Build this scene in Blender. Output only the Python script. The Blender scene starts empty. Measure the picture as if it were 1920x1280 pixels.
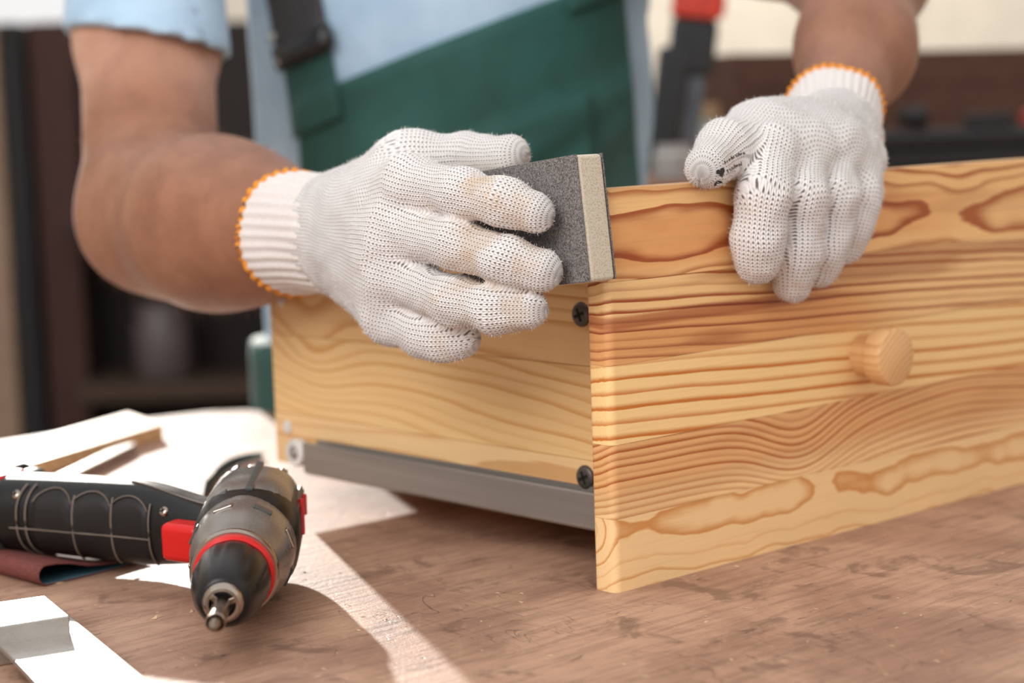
import bpy, bmesh, math, random
import numpy as np
from mathutils import Vector, Matrix

random.seed(4)
SC = bpy.context.scene
COL = SC.collection
rad = math.radians

# ------------------------------------------------------------------ camera
cam_d = bpy.data.cameras.new('camera')
cam = bpy.data.objects.new('camera', cam_d)
COL.objects.link(cam)
SC.camera = cam
cam_d.sensor_width = 36.0
cam_d.lens = 3550.0 / 1920.0 * 36.0
PITCH = math.atan(419 / 3550.0)
ROLL = math.atan(0.035)
_f = Vector((0, math.cos(PITCH), -math.sin(PITCH)))
_d = Vector((0, -math.sin(PITCH), -math.cos(PITCH)))
_r = Vector((1, 0, 0))
_x = _r * math.cos(ROLL) + _d * math.sin(ROLL)
_y = _d * math.cos(ROLL) - _r * math.sin(ROLL)
_m = Matrix((_x, -_y, -_f)).transposed().to_4x4()
_m.translation = Vector((0, 0, 0.247))
cam.matrix_world = _m
cam_d.clip_start = 0.02
cam_d.dof.use_dof = True
cam_d.dof.focus_distance = 0.955
cam_d.dof.aperture_fstop = 4.8

# ------------------------------------------------------------------ light
world = bpy.data.worlds.new('daylight')
SC.world = world
world.use_nodes = True
bg = world.node_tree.nodes['Background']
bg.inputs[0].default_value = (1.0, 0.98, 0.975, 1)
bg.inputs[1].default_value = 0.88

sun_d = bpy.data.lights.new('sun', 'SUN')
sun = bpy.data.objects.new('sun', sun_d)
COL.objects.link(sun)
SUN_EL = rad(13.2)
sdir = Vector((0.300 * math.cos(SUN_EL), -0.954 * math.cos(SUN_EL), -math.sin(SUN_EL)))
sun.rotation_euler = sdir.to_track_quat('-Z', 'Y').to_euler()
sun.location = (-1.5, 6, 3)
sun_d.energy = 5.4
sun_d.angle = rad(0.9)
sun_d.color = (1.0, 0.95, 0.88)

def area_light(name, loc, target, size, energy, color):
    d = bpy.data.lights.new(name, 'AREA')
    d.shape = 'RECTANGLE'
    d.size, d.size_y = size
    d.energy = energy
    d.color = color
    o = bpy.data.objects.new(name, d)
    COL.objects.link(o)
    o.location = loc
    o.rotation_euler = (Vector(target) - Vector(loc)).to_track_quat('-Z', 'Y').to_euler()
    return o

area_light('front_fill_light', (-1.3, -0.9, 1.7), (0.05, 1.1, 0.1), (1.6, 1.6), 46.0, (1.0, 0.99, 0.97))  # soft fill added at front left, no real window there
area_light('wall_fill_light', (0.50, 3.35, 1.25), (0.52, 4.2, 0.42), (0.4, 0.3), 11.0, (1.0, 0.93, 0.82))  # unseen light added to brighten the back wall

SC.view_settings.view_transform = 'Standard'
SC.view_settings.look = 'None'
SC.view_settings.exposure = 0.12
SC.view_settings.gamma = 1.0
SC.view_settings.use_curve_mapping = False

# ------------------------------------------------------------------ node helpers
def lin(c):
    return tuple((v / 12.92 if v <= 0.04045 else ((v + 0.055) / 1.055) ** 2.4) for v in c)

def srgb(r, g, b):
    return lin((r / 255.0, g / 255.0, b / 255.0))

class NT:
    """one material's node tree with small arithmetic helpers"""
    def __init__(self, name):
        self.mat = bpy.data.materials.new(name)
        self.mat.use_nodes = True
        self.t = self.mat.node_tree
        self.bsdf = self.t.nodes['Principled BSDF']
    def node(self, kind, **kw):
        n = self.t.nodes.new(kind)
        for k, v in kw.items():
            setattr(n, k, v)
        return n
    def put(self, sock, v):
        if isinstance(v, Ex):
            self.t.links.new(v.s, sock)
        elif isinstance(v, (tuple, list)):
            if sock.type == 'RGBA' and len(v) == 3:
                v = (*v, 1)
            sock.default_value = v
        else:
            sock.default_value = v
    def math(self, op, a, b=None, c=None, clamp=False):
        n = self.node('ShaderNodeMath', operation=op, use_clamp=clamp)
        self.put(n.inputs[0], a)
        if b is not None:
            self.put(n.inputs[1], b)
        if c is not None:
            self.put(n.inputs[2], c)
        return Ex(self, n.outputs[0])
    def coord(self, kind='Object'):
        n = self.node('ShaderNodeTexCoord')
        return Ex(self, n.outputs[kind])
    def sep(self, v):
        n = self.node('ShaderNodeSeparateXYZ')
        self.put(n.inputs[0], v)
        return [Ex(self, o) for o in n.outputs]
    def comb(self, x, y, z):
        n = self.node('ShaderNodeCombineXYZ')
        for i, v in enumerate((x, y, z)):
            self.put(n.inputs[i], v)
        return Ex(self, n.outputs[0])
    def noise(self, vec, scale=5.0, detail=2.0, rough=0.5, dist=0.0, color=False):
        n = self.node('ShaderNodeTexNoise')
        self.put(n.inputs['Vector'], vec)
        n.inputs['Scale'].default_value = scale
        n.inputs['Detail'].default_value = detail
        n.inputs['Roughness'].default_value = rough
        n.inputs['Distortion'].default_value = dist
        return Ex(self, n.outputs['Color' if color else 'Fac'])
    def voronoi(self, vec, scale=5.0, feature='F1'):
        n = self.node('ShaderNodeTexVoronoi', feature=feature)
        self.put(n.inputs['Vector'], vec)
        n.inputs['Scale'].default_value = scale
        return Ex(self, n.outputs['Distance'])
    def white(self, w):
        n = self.node('ShaderNodeTexWhiteNoise', noise_dimensions='1D')
        self.put(n.inputs['W'], w)
        return Ex(self, n.outputs['Value'])
    def sstep(self, v, lo, hi, a=0.0, b=1.0):
        n = self.node('ShaderNodeMapRange', interpolation_type='SMOOTHSTEP')
        self.put(n.inputs[0], v)
        n.inputs[1].default_value = lo
        n.inputs[2].default_value = hi
        n.inputs[3].default_value = a
        n.inputs[4].default_value = b
        return Ex(self, n.outputs[0])
    def mix(self, f, a, b, blend='MIX'):
        n = self.node('ShaderNodeMix', data_type='RGBA', blend_type=blend)
        self.put(n.inputs[0], f)
        self.put(n.inputs[6], a)
        self.put(n.inputs[7], b)
        return Ex(self, n.outputs[2])
    def bump(self, h, strength=0.3, dist=0.001):
        n = self.node('ShaderNodeBump')
        n.inputs['Strength'].default_value = strength
        n.inputs['Distance'].default_value = dist
        self.put(n.inputs['Height'], h)
        self.t.links.new(n.outputs[0], self.bsdf.inputs['Normal'])
    def scale(self, v, sx, sy, sz):
        n = self.node('ShaderNodeVectorMath', operation='MULTIPLY')
        self.put(n.inputs[0], v)
        n.inputs[1].default_value = (sx, sy, sz)
        return Ex(self, n.outputs[0])
    def shift(self, v, off):
        n = self.node('ShaderNodeVectorMath', operation='ADD')
        self.put(n.inputs[0], v)
        n.inputs[1].default_value = off
        return Ex(self, n.outputs[0])
    def set(self, **kw):
        for k, v in kw.items():
            self.put(self.bsdf.inputs[k.replace('_', ' ')], v)
        return self

class Ex:
    def __init__(self, nt, s):
        self.nt, self.s = nt, s
    def __add__(self, o): return self.nt.math('ADD', self, o)
    __radd__ = __add__
    def __sub__(self, o): return self.nt.math('SUBTRACT', self, o)
    def __rsub__(self, o): return self.nt.math('SUBTRACT', o, self)
    def __mul__(self, o): return self.nt.math('MULTIPLY', self, o)
    __rmul__ = __mul__
    def __truediv__(self, o): return self.nt.math('DIVIDE', self, o)
    def fract(self): return self.nt.math('FRACT', self)
    def floor(self): return self.nt.math('FLOOR', self)
    def abs(self): return self.nt.math('ABSOLUTE', self)
    def sqrt(self): return self.nt.math('SQRT', self)
    def sin(self): return self.nt.math('SINE', self)
    def exp(self): return self.nt.math('EXPONENT', self)
    def pow(self, p): return self.nt.math('POWER', self, p)
    def clamp(self): return self.nt.math('ADD', self, 0.0, clamp=True)

def plain(name, col, rough=0.5, metal=0.0, bump=0.0, bscale=200.0, spec=0.5, var=0.06, coat=0.0):
    m = NT(name)
    p = m.coord()
    nz = m.noise(p, bscale * 0.25, 3)
    dark = tuple(c * (1 - 3 * var) for c in col)
    lite = tuple(min(1, c * (1 + 2 * var)) for c in col)
    m.set(Base_Color=m.mix(m.sstep(nz, .3, .7), dark, lite), Roughness=rough, Metallic=metal, Specular_IOR_Level=spec, Coat_Weight=coat)
    if bump:
        m.bump(m.noise(p, bscale, 4, .6), bump, 0.0006)
    return m.mat

def pine(name, axis, ac, bc, tilt=(0, 0), w=0.006, amp=0.010, seed=0.0, light=(232, 190, 130), dark=(186, 108, 48),
         late=(0.50, 0.93), contrast=1.0, swirl=(), rough=0.42, red=0.0, gscale=3.0, tone=0.12, zones=()):
    """pine: growth rings round a pith line through (ac, bc) that runs along the grain axis"""
    m = NT(name)
    x, y, z = m.sep(m.coord())
    g, a, b = (x, y, z) if axis == 'x' else ((y, x, z) if axis == 'y' else (z, x, y))
    v = m.comb(g * gscale, a * 18.0, b * 18.0)
    v = m.shift(v, (seed * 3.1, seed * 7.7, seed * 1.3))
    n1 = m.noise(v, 1.0, 2, .45) - 0.5
    n2 = m.noise(m.shift(v, (5.2, 9.1, 3.3)), 1.0, 2, .45) - 0.5
    fine = m.noise(m.comb(g * 30.0, a * 300.0, b * 300.0), 1.0, 2) - 0.5
    aa = a - ac + g * tilt[0] + n1 * (2 * amp)
    bb = b - bc + g * tilt[1] + n2 * (2 * amp)
    for (g0, b0, sg, sb, am) in swirl:
        dg = (g - g0) / sg
        db = (b - b0) / sb
        bb = bb + ((dg * dg + db * db) * -1.0).exp() * am
    r = (aa * aa + bb * bb).sqrt()
    ring = r / w + fine * 0.16 + n1 * 0.5
    fr = ring.fract()
    t = m.sstep(fr, late[0], late[1]) * m.sstep(fr, 0.94, 1.0, 1.0, 0.0)
    amt = t * (m.white(ring.floor() + seed) * 0.75 + 0.35) * contrast
    amt = amt.clamp()
    fib = m.noise(m.comb(g * 14.0, a * 900.0, b * 900.0), 1.0, 3)
    big = m.noise(m.comb(g * 6.0, a * 30.0, b * 30.0 + seed), 1.0, 2)
    L = srgb(*light)
    D = srgb(*dark)
    base = m.mix(amt, L, D)
    base = m.mix(m.sstep(big, .35, .75) * tone, base, srgb(196, 128, 66))
    for (g0, g1, b0, b1, zc, za) in zones:      # broad heartwood patches with wavy outlines
        gw, bw = g + n1 * 0.10, b + n2 * 0.012
        e = (b1 - b0) * 0.18
        mk = m.sstep(bw, b0 - e, b0 + e) * m.sstep(bw, b1 - e, b1 + e, 1.0, 0.0) * m.sstep(gw, g0 - .03, g0 + .03) * m.sstep(gw, g1 - .05, g1 + .05, 1.0, 0.0)
        base = m.mix(mk * za, base, srgb(*zc), 'MULTIPLY')
    if red:
        rn = m.noise(m.comb(g * 5.0 + seed, a * 20.0, b * 55.0), 1.0, 2)
        base = m.mix(m.sstep(rn, .50, .62) * red, base, srgb(150, 74, 34))
    base = m.mix(m.sstep(fib, .45, .8) * 0.16, base, srgb(190, 134, 80))
    m.set(Base_Color=base, Roughness=fib * 0.15 + (rough - 0.07), Specular_IOR_Level=0.5, Coat_Weight=0.12, Coat_Roughness=0.25)
    m.bump(fib * 0.5 + amt * 0.3, 0.12, 0.0004)
    return m.mat

# ------------------------------------------------------------------ mesh helpers
def mesh_obj(name, verts, faces, mat, parent=None, smooth=False, bevel=0.0, segs=2):
    me = bpy.data.meshes.new(name)
    me.from_pydata([tuple(v) for v in verts], [], faces)
    me.validate()
    me.update()
    return finish(name, me, mat, parent, smooth, bevel, segs)

def finish(name, me, mat, parent=None, smooth=False, bevel=0.0, segs=2):
    for m in (mat if isinstance(mat, (list, tuple)) else [mat]):
        me.materials.append(m)
    o = bpy.data.objects.new(name, me)
    COL.objects.link(o)
    o.parent = parent
    if smooth:
        me.shade_smooth()
    if bevel:
        b = o.modifiers.new('bevel', 'BEVEL')
        b.width = bevel
        b.segments = segs
        b.limit_method = 'ANGLE'
        b.angle_limit = rad(40)
        me.shade_smooth()
        w = o.modifiers.new('wn', 'WEIGHTED_NORMAL')
        w.keep_sharp = True
    return o

def box_vf(lo, hi):
    x0, y0, z0 = lo
    x1, y1, z1 = hi
    v = [(x0, y0, z0), (x1, y0, z0), (x1, y1, z0), (x0, y1, z0), (x0, y0, z1), (x1, y0, z1), (x1, y1, z1), (x0, y1, z1)]
    f = [(0, 3, 2, 1), (4, 5, 6, 7), (0, 1, 5, 4), (1, 2, 6, 5), (2, 3, 7, 6), (3, 0, 4, 7)]
    return v, f

def box(name, lo, hi, mat, parent=None, bevel=0.001, segs=2):
    v, f = box_vf(lo, hi)
    return mesh_obj(name, v, f, mat, parent, bevel=bevel, segs=segs)

def prism(name, poly, z0, z1, mat, parent=None, bevel=0.0):
    """poly: list of (x, y) counter-clockwise"""
    n = len(poly)
    v = [(x, y, z0) for x, y in poly] + [(x, y, z1) for x, y in poly]
    f = [tuple(range(n - 1, -1, -1)), tuple(range(n, 2 * n))]
    f += [(i, (i + 1) % n, n + (i + 1) % n, n + i) for i in range(n)]
    return mesh_obj(name, v, f, mat, parent, bevel=bevel)

def lathe_vf(prof, n=32, rad_fn=None):
    """prof: list of (axial, radius); axis = +X"""
    v, f = [], []
    for i, (a, r) in enumerate(prof):
        for k in range(n):
            th = 2 * math.pi * k / n
            rr = r * (rad_fn(i, th) if rad_fn else 1.0)
            v.append((a, rr * math.cos(th), rr * math.sin(th)))
    for i in range(len(prof) - 1):
        for k in range(n):
            k2 = (k + 1) % n
            f.append((i * n + k, (i + 1) * n + k, (i + 1) * n + k2, i * n + k2))
    f.append(tuple(range(n)))
    f.append(tuple((len(prof) - 1) * n + k for k in range(n - 1, -1, -1)))
    return v, f

def lathe(name, prof, mat, parent=None, n=32, rad_fn=None, sharp=35):
    v, f = lathe_vf(prof, n, rad_fn)
    o = mesh_obj(name, v, f, mat, parent)
    o.data.shade_smooth()
    o.data.set_sharp_from_angle(angle=rad(sharp))
    return o

def loft(name, rings, mat, parent=None, sharp=35, caps=True):
    n = len(rings[0])
    v = [p for r in rings for p in r]
    f = []
    for i in range(len(rings) - 1):
        for k in range(n):
            k2 = (k + 1) % n
            f.append((i * n + k, i * n + k2, (i + 1) * n + k2, (i + 1) * n + k))
    if caps:
        f.append(tuple(range(n - 1, -1, -1)))
        f.append(tuple((len(rings) - 1) * n + k for k in range(n)))
    o = mesh_obj(name, v, f, mat, parent)
    bm = bmesh.new()
    bm.from_mesh(o.data)
    bmesh.ops.recalc_face_normals(bm, faces=bm.faces)
    bm.to_mesh(o.data)
    bm.free()
    o.data.shade_smooth()
    o.data.set_sharp_from_angle(angle=rad(sharp))
    return o

def tube(name, pts, radii, mat, parent=None, n=10, closed=False):
    pts = [Vector(p) for p in pts]
    N = len(pts)
    if not isinstance(radii, (list, tuple)):
        radii = [radii] * N
    up = Vector((0, 0, 1))
    rings = []
    for i, p in enumerate(pts):
        if closed:
            t = pts[(i + 1) % N] - pts[i - 1]
        else:
            t = pts[min(i + 1, N - 1)] - pts[max(i - 1, 0)]
        t.normalize()
        a = t.cross(up)
        if a.length < 1e-3:
            a = t.cross(Vector((1, 0, 0)))
        a.normalize()
        b = t.cross(a)
        rings.append([tuple(p + (a * math.cos(2 * math.pi * k / n) + b * math.sin(2 * math.pi * k / n)) * radii[i]) for k in range(n)])
    if closed:
        rings.append(rings[0])
    return loft(name, rings, mat, parent, sharp=60, caps=not closed)

def empty(name, loc=(0, 0, 0), rz=0.0, parent=None):
    o = bpy.data.objects.new(name, None)
    COL.objects.link(o)
    o.location = loc
    o.rotation_euler = (0, 0, rz)
    o.empty_display_size = 0.02
    o.parent = parent
    return o

def tag(o, label, cat, group=None, kind=None):
    o['label'] = label
    o['category'] = cat
    if group:
        o['group'] = group
    if kind:
        o['kind'] = kind
    return o

def struct(o, label=None):
    o['kind'] = 'structure'
    if label:
        o['label'] = label
    return o
# ------------------------------------------------------------------ room shell
plaster = plain('cream_plaster', srgb(226, 217, 203), 0.9, bump=0.2, bscale=60, var=0.015)
dark_wall = plain('dark_brown_panelling', srgb(44, 34, 31), 0.8)
floor_m = plain('dusty_concrete', srgb(92, 80, 72), 0.9, bump=0.3, bscale=40)
FZ = -0.9
struct(box('floor', (-2.6, -1.6, FZ - 0.1), (2.6, 4.5, FZ), floor_m, bevel=0))
# back wall round the window opening (x -1.75..-0.55, z 0.5..2.0)
WX0, WX1, WZ0, WZ1, WY = -1.9, -0.62, 0.35, 1.75, 4.2
def wall_ring(name, x0, x1, y0, y1, z0, z1, wx0, wx1, wz0, wz1, mat):
    v, f = [], []
    for lo, hi in (((x0, y0, z0), (wx0, y1, z1)), ((wx1, y0, z0), (x1, y1, z1)), ((wx0, y0, z0), (wx1, y1, wz0)), ((wx0, y0, wz1), (wx1, y1, z1))):
        bv, bf = box_vf(lo, hi)
        f += [tuple(i + len(v) for i in q) for q in bf]
        v += bv
    return mesh_obj(name, v, f, mat)
struct(wall_ring('wall_back', -2.6, 2.6, WY, WY + 0.15, FZ, 1.9, WX0, WX1, WZ0, WZ1, plaster))
struct(box('wall_left', (-2.75, -1.6, FZ), (-2.6, 4.35, 1.9), plaster, bevel=0))
struct(box('wall_right', (2.6, -1.6, FZ), (2.75, 4.35, 1.9), plaster, bevel=0))
win = empty('window_1', (0, 0, 0))
win['kind'] = 'structure'
win['label'] = 'bright window in the back wall behind the shelving'
fr_m = plain('painted_window_wood', srgb(214, 205, 192), 0.6)
box('window_frame', (WX0, WY + 0.02, WZ0), (WX0 + 0.05, WY + 0.1, WZ1), fr_m, win)
box('window_frame', (WX1 - 0.05, WY + 0.02, WZ0), (WX1, WY + 0.1, WZ1), fr_m, win)
box('window_sill', (WX0 - 0.04, WY - 0.06, WZ0 - 0.03), (WX1 + 0.04, WY + 0.12, WZ0), fr_m, win)

def pane_material():
    m = NT('window_glass')
    t = m.node('ShaderNodeBsdfTransparent')
    g = m.node('ShaderNodeBsdfGlossy')
    g.inputs['Roughness'].default_value = 0.05
    mx = m.node('ShaderNodeMixShader')
    mx.inputs[0].default_value = 0.04
    m.t.links.new(t.outputs[0], mx.inputs[1])
    m.t.links.new(g.outputs[0], mx.inputs[2])
    m.t.links.new(mx.outputs[0], m.t.nodes['Material Output'].inputs[0])
    return m.mat
box('window_pane', (WX0 + 0.05, WY + 0.055, WZ0), (WX1 - 0.05, WY + 0.059, WZ1), pane_material(), win, bevel=0)

# ------------------------------------------------------------------ workbench
def bench_material():
    m = NT('scuffed_brown_worktop')
    p = m.coord()
    x, y, z = m.sep(p)
    g = m.comb(x * 0.75 + y * 0.66, y * 0.75 - x * 0.66, z)
    warp = m.noise(p, 7.0, 3, .6)
    fibre = m.noise(m.scale(g, 22.0, 190.0, 40.0), 1.0, 5, .62, .4)
    fibre2 = m.noise(m.scale(p, 160.0, 26.0, 40.0), 1.0, 4, .6, .8)
    cloud = m.noise(p, 9.0, 6, .62, .7)
    stain = m.noise(m.shift(p, (3.3, 1.7, 0)), 22.0, 5, .65, 1.2)
    grit = m.noise(p, 420.0, 3, .7)
    c = m.mix(m.sstep(cloud, .34, .68), srgb(155, 118, 98), srgb(194, 155, 130))
    c = m.mix(m.sstep(fibre, .42, .66) * 0.40, c, srgb(112, 82, 66))
    c = m.mix(m.sstep(fibre2, .55, .75) * 0.30, c, srgb(196, 158, 132))
    c = m.mix(m.sstep(stain, .55, .66) * 0.6, c, srgb(104, 78, 66))
    c = m.mix(m.sstep(stain, .40, .26) * 0.40, c, srgb(186, 132, 96))
    # scratches: thin lines where a warped noise passes one half
    s1 = m.noise(m.scale(g, 30.0, 6.0, 1.0), 1.0, 3, .6, 1.5)
    s2 = m.noise(m.scale(m.shift(p, (9, 4, 0)), 9.0, 34.0, 1.0), 1.0, 3, .6, 1.6)
    sc = m.sstep((s1 - 0.5).abs(), 0.0, 0.005, 1.0, 0.0) * m.sstep(warp, .46, .6)
    sc2 = m.sstep((s2 - 0.47).abs(), 0.0, 0.004, 1.0, 0.0) * m.sstep(cloud, .44, .56)
    gouge = m.sstep(m.noise(m.scale(g, 60.0, 170.0, 1.0), 1.0, 2, .5, 1.0), .70, .76)
    c = m.mix(sc * 0.6, c, srgb(92, 66, 54))
    c = m.mix(sc2 * 0.5, c, srgb(206, 176, 152))
    c = m.mix(gouge * 0.55, c, srgb(86, 62, 52))
    c = m.mix(m.sstep(grit, .66, .74) * 0.4, c, srgb(82, 60, 50))
    m.set(Base_Color=c, Roughness=fibre * 0.25 + 0.42, Specular_IOR_Level=0.5)
    m.bump(fibre * 0.6 + cloud * 0.5 - sc * 0.6 - sc2 * 0.4 - gouge * 0.8 + grit * 0.35, 0.6, 0.0014)
    return m.mat

bench_m = bench_material()
leg_m = plain('bench_leg_wood', srgb(120, 88, 62), 0.7)
bench = empty('workbench', (0, 0.9, FZ))
tag(bench, 'scuffed brown wooden workbench that carries the drawer and the tools', 'workbench')
def under(o, par):
    """parent while keeping world placement (parents are unrotated empties)"""
    o.parent = par
    o.matrix_parent_inverse = Matrix.Translation(-Vector(par.location))
    return o
P1 = (-0.272, 1.648)
poly = [(-1.25, 0.30), (1.30, 0.30), (1.30, 1.16), (0.10, 1.515), (-0.13, 1.570), (-0.200, 1.622), (-0.235, 1.650), (-0.272, 1.648), (-0.315, 1.622), (-0.50, 1.45), (-1.25, 0.76)]
under(prism('worktop', poly, -0.036, 0.0, bench_m, None, bevel=0.002), bench)
for lx, ly in ((-1.0, 0.4), (1.1, 0.4), (1.0, 1.1), (-0.75, 1.0)):
    under(box('leg', (lx - 0.04, ly - 0.04, FZ), (lx + 0.04, ly + 0.04, -0.036), leg_m, None, bevel=0.003), bench)
under(box('apron', (-1.0, 0.36, -0.14), (1.1, 0.39, -0.036), leg_m), bench)

# ------------------------------------------------------------------ drawer
DA = Vector((0.0494, 0.9603, 0.0))
DRZ = math.atan2(0.6657, 0.7462)
drawer = empty('drawer', DA, DRZ)
tag(drawer, 'pale varnished pine drawer with a round wooden knob standing on the workbench', 'drawer')
W, T, HH = 0.42, 0.016, 0.2095
def arc(cx, cy, r, a0, a1, n=5):
    return [(cx + r * math.cos(rad(a0 + (a1 - a0) * i / n)), cy + r * math.sin(rad(a0 + (a1 - a0) * i / n))) for i in range(n + 1)]
front_poly = arc(0.0045, 0.0045, 0.0045, 180, 270) + arc(W - 0.004, 0.004, 0.004, 270, 360) + arc(W - 0.002, T - 0.002, 0.002, 0, 90, 3) + arc(0.003, T - 0.003, 0.003, 90, 180, 4)
zs = [0.0, 0.0388, 0.0776, 0.1190, 0.1620, HH]
Y0 = 0.008
front_mats = [
    pine('pine_front_pale', 'x', 0.018, 0.032, (0.0, 0.02), 0.0066, 0.0062, 1.0, (246, 208, 154), (206, 134, 62), (0.66, .97), 0.95, gscale=22.0, tone=.06),
    pine('pine_front_swirl', 'x', 0.022, 0.118, (0.0, 0.0), 0.0036, 0.0035, 2.0, (246, 206, 150), (186, 110, 54), (0.30, .92), 1.05, gscale=5.0, tone=.10, zones=((-0.1, 0.5, 0.052, 0.082, (222, 178, 138), .5),),
         swirl=((0.150, 0.058, .040, .05, 0.016), (0.30, 0.070, .09, .03, -0.012)), red=.16),
    pine('pine_front_stripes', 'x', 0.018, 0.190, (0.0, 0.05), 0.0074, 0.0042, 3.0, (250, 212, 150), (200, 116, 42), (0.50, .97), 1.25, gscale=3.5, tone=.08),
    pine('pine_front_reddish', 'x', 0.020, 0.215, (0.0, 0.05), 0.0050, 0.0060, 4.4, (244, 202, 142), (158, 76, 34), (0.45, .96), 1.25, gscale=4.5, red=.55, tone=.08, zones=((-0.1, 0.22, 0.116, 0.143, (222, 170, 128), .62), (-0.1, .16, .139, .146, (176, 104, 70), .7))),
    pine('pine_front_ovals', 'x', 0.030, 0.186, (0.0, 0.02), 0.0046, 0.0090, 5.7, (244, 196, 134), (168, 86, 38), (0.50, .95), 1.25, gscale=9.0, tone=.16, red=.25, zones=((-0.1, 0.13, 0.168, 0.194, (226, 176, 134), .55), (0.17, 0.27, 0.170, 0.196, (226, 178, 136), .5))),
]
for i in range(5):
    o = prism('front_board', front_poly, zs[i], zs[i + 1] - 0.00012, front_mats[i], drawer)
    o.data.shade_smooth()
    o.data.set_sharp_from_angle(angle=rad(30))
# box sides, back, bottom
SU = 0.031
side_z = [0.0265, 0.060, 0.112, 0.165]
side_mats = [
    pine('pine_side_low', 'y', 0.06, 0.048, (0.03, 0.06), 0.0085, 0.010, 8.0, (238, 200, 148), (204, 148, 88), (0.55, .93), .8, gscale=5.0),
    pine('pine_side_mid', 'y', 0.06, 0.130, (0.0, -0.09), 0.0065, 0.011, 9.0, (238, 200, 142), (206, 146, 76), (0.45, .93), .8, gscale=4.0,
         swirl=((0.30, 0.10, .04, .03, 0.018),)),
    pine('pine_side_top', 'y', 0.05, 0.118, (0.0, -0.06), 0.0058, 0.008, 10.0, (236, 196, 138), (200, 138, 70), (0.45, .93), .8, gscale=4.0,
         swirl=((0.305, 0.118, .03, .025, 0.02),)),
]
LEN = 0.347
for i in range(3):
    for uu in (SU, W - SU - 0.014):
        box('side_board', (uu, T, side_z[i]), (uu + 0.014, LEN, side_z[i + 1] - 0.0001), side_mats[i], drawer, bevel=0.0004, segs=1)
for i in range(3):
    box('back_board', (SU + 0.014, LEN - 0.014, side_z[i]), (W - SU - 0.014, LEN, side_z[i + 1] - 0.0001), front_mats[2], drawer, bevel=0.0004, segs=1)
box('bottom_panel', (SU + 0.014, T, 0.034), (W - SU - 0.014, LEN - 0.014, 0.038), front_mats[0], drawer, bevel=0)
# metal runner with white roller
steel = NT('galvanised_runner')
_p = steel.coord()
_n = steel.noise(steel.scale(_p, 200.0, 8.0, 200.0), 1.0, 3)
steel.set(Base_Color=steel.mix(_n, srgb(150, 146, 142), srgb(190, 187, 183)), Roughness=0.42, Metallic=0.75)
steel = steel.mat
def runner(u0, sgn, name):
    pr = [(0.0, 0.046), (0.0, 0.0262), (-0.0015, 0.0245), (-0.010, 0.0245), (-0.0122, 0.0262), (-0.0122, 0.0445), (-0.0112, 0.0455), (-0.0108, 0.0445), (-0.0108, 0.0268), (-0.0095, 0.0258),
          (-0.002, 0.0258), (-0.0012, 0.0268), (-0.0012, 0.046)]
    rings = [[(u0 + sgn * a, yy, zz) for a, zz in pr] for yy in (0.0165, 0.10, 0.30)]
    return loft(name, rings, steel, drawer, sharp=30)
runner(SU, 1, 'runner')
runner(W - SU, -1, 'runner')
white_pl = plain('white_nylon', srgb(226, 222, 218), 0.45)
rol = lathe('roller', [(0.0, 0.0085), (0.001, 0.0092), (0.006, 0.0092), (0.007, 0.0085), (0.007, 0.0045), (0.0035, 0.0042)], white_pl, drawer, 24)
rol.location = (SU - 0.0125 - 0.0015 + 0.0005, 0.3095, 0.0375)
rol.rotation_euler = (0, 0, 0)
rol.scale = (-1, 1, 1)
rol.location.x = SU - 0.006
ax = lathe('axle', [(0.0, 0.0034), (0.0075, 0.0034), (0.008, 0.0028)], steel, rol, 12)
for yy, zz in ((0.333, 0.0505), (0.3335, 0.1345)):
    c = lathe('plug', [(-0.001, 0.0045), (0.0008, 0.0045), (0.0014, 0.0035)], white_pl, drawer, 16)
    c.rotation_euler = (0, 0, math.pi)
    c.location = (SU, yy, zz)
black_steel = plain('black_phosphate_steel', srgb(92, 84, 78), 0.45, 0.5)
slot_shade = plain('slot_shade_black', srgb(10, 9, 9), 0.8)
def screw(par, loc, rz, r=0.0068, mat=None, ry=0.0):
    s = lathe('screw', [(-0.002, r * 0.97), (0.0006, r), (0.0016, r * 0.9), (0.0022, r * 0.7), (0.0024, r * 0.4)], mat or black_steel, par, 20, sharp=60)
    s.location = loc
    s.rotation_euler = (0, ry, rz)
    v, f = [], []
    for ang in (0.4, 0.4 + math.pi / 2):
        c, sn = math.cos(ang), math.sin(ang)
        bv, bf = box_vf((0.0018, -r * 0.55, -r * 0.13), (0.0026, r * 0.55, r * 0.13))
        f += [tuple(i + len(v) for i in q) for q in bf]
        v += [(a, b * c - d * sn, b * sn + d * c) for a, b, d in bv]
    mesh_obj('cross_slot', v, f, slot_shade, s)  # black cross on the head paints the shade of a cut slot
    return s
screw(drawer, (SU, 0.0515, 0.140), math.pi)
screw(drawer, (SU, 0.0520, 0.0505), math.pi)
knob_m = pine('pine_knob', 'y', 0.24, 0.06, (0, 0), 0.0035, 0.004, 12.0, (230, 184, 130), (200, 140, 88), (0.4, .9), .8)
def _knob():
    pr = [(0.0, 0.0126), (0.009, 0.0126), (0.0105, 0.0142), (0.0118, 0.0162), (0.0130, 0.0169), (0.0222, 0.0170), (0.0240, 0.0164), (0.0248, 0.0150)]
    v, f = lathe_vf(pr, 40)
    kx, kz = 0.2085, 0.1025
    v = [(kx + b, -a, kz + c) for a, b, c in v]
    o = mesh_obj('knob', v, f, knob_m, drawer)
    o.data.shade_smooth()
    o.data.set_sharp_from_angle(angle=rad(40))
_knob()

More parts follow.
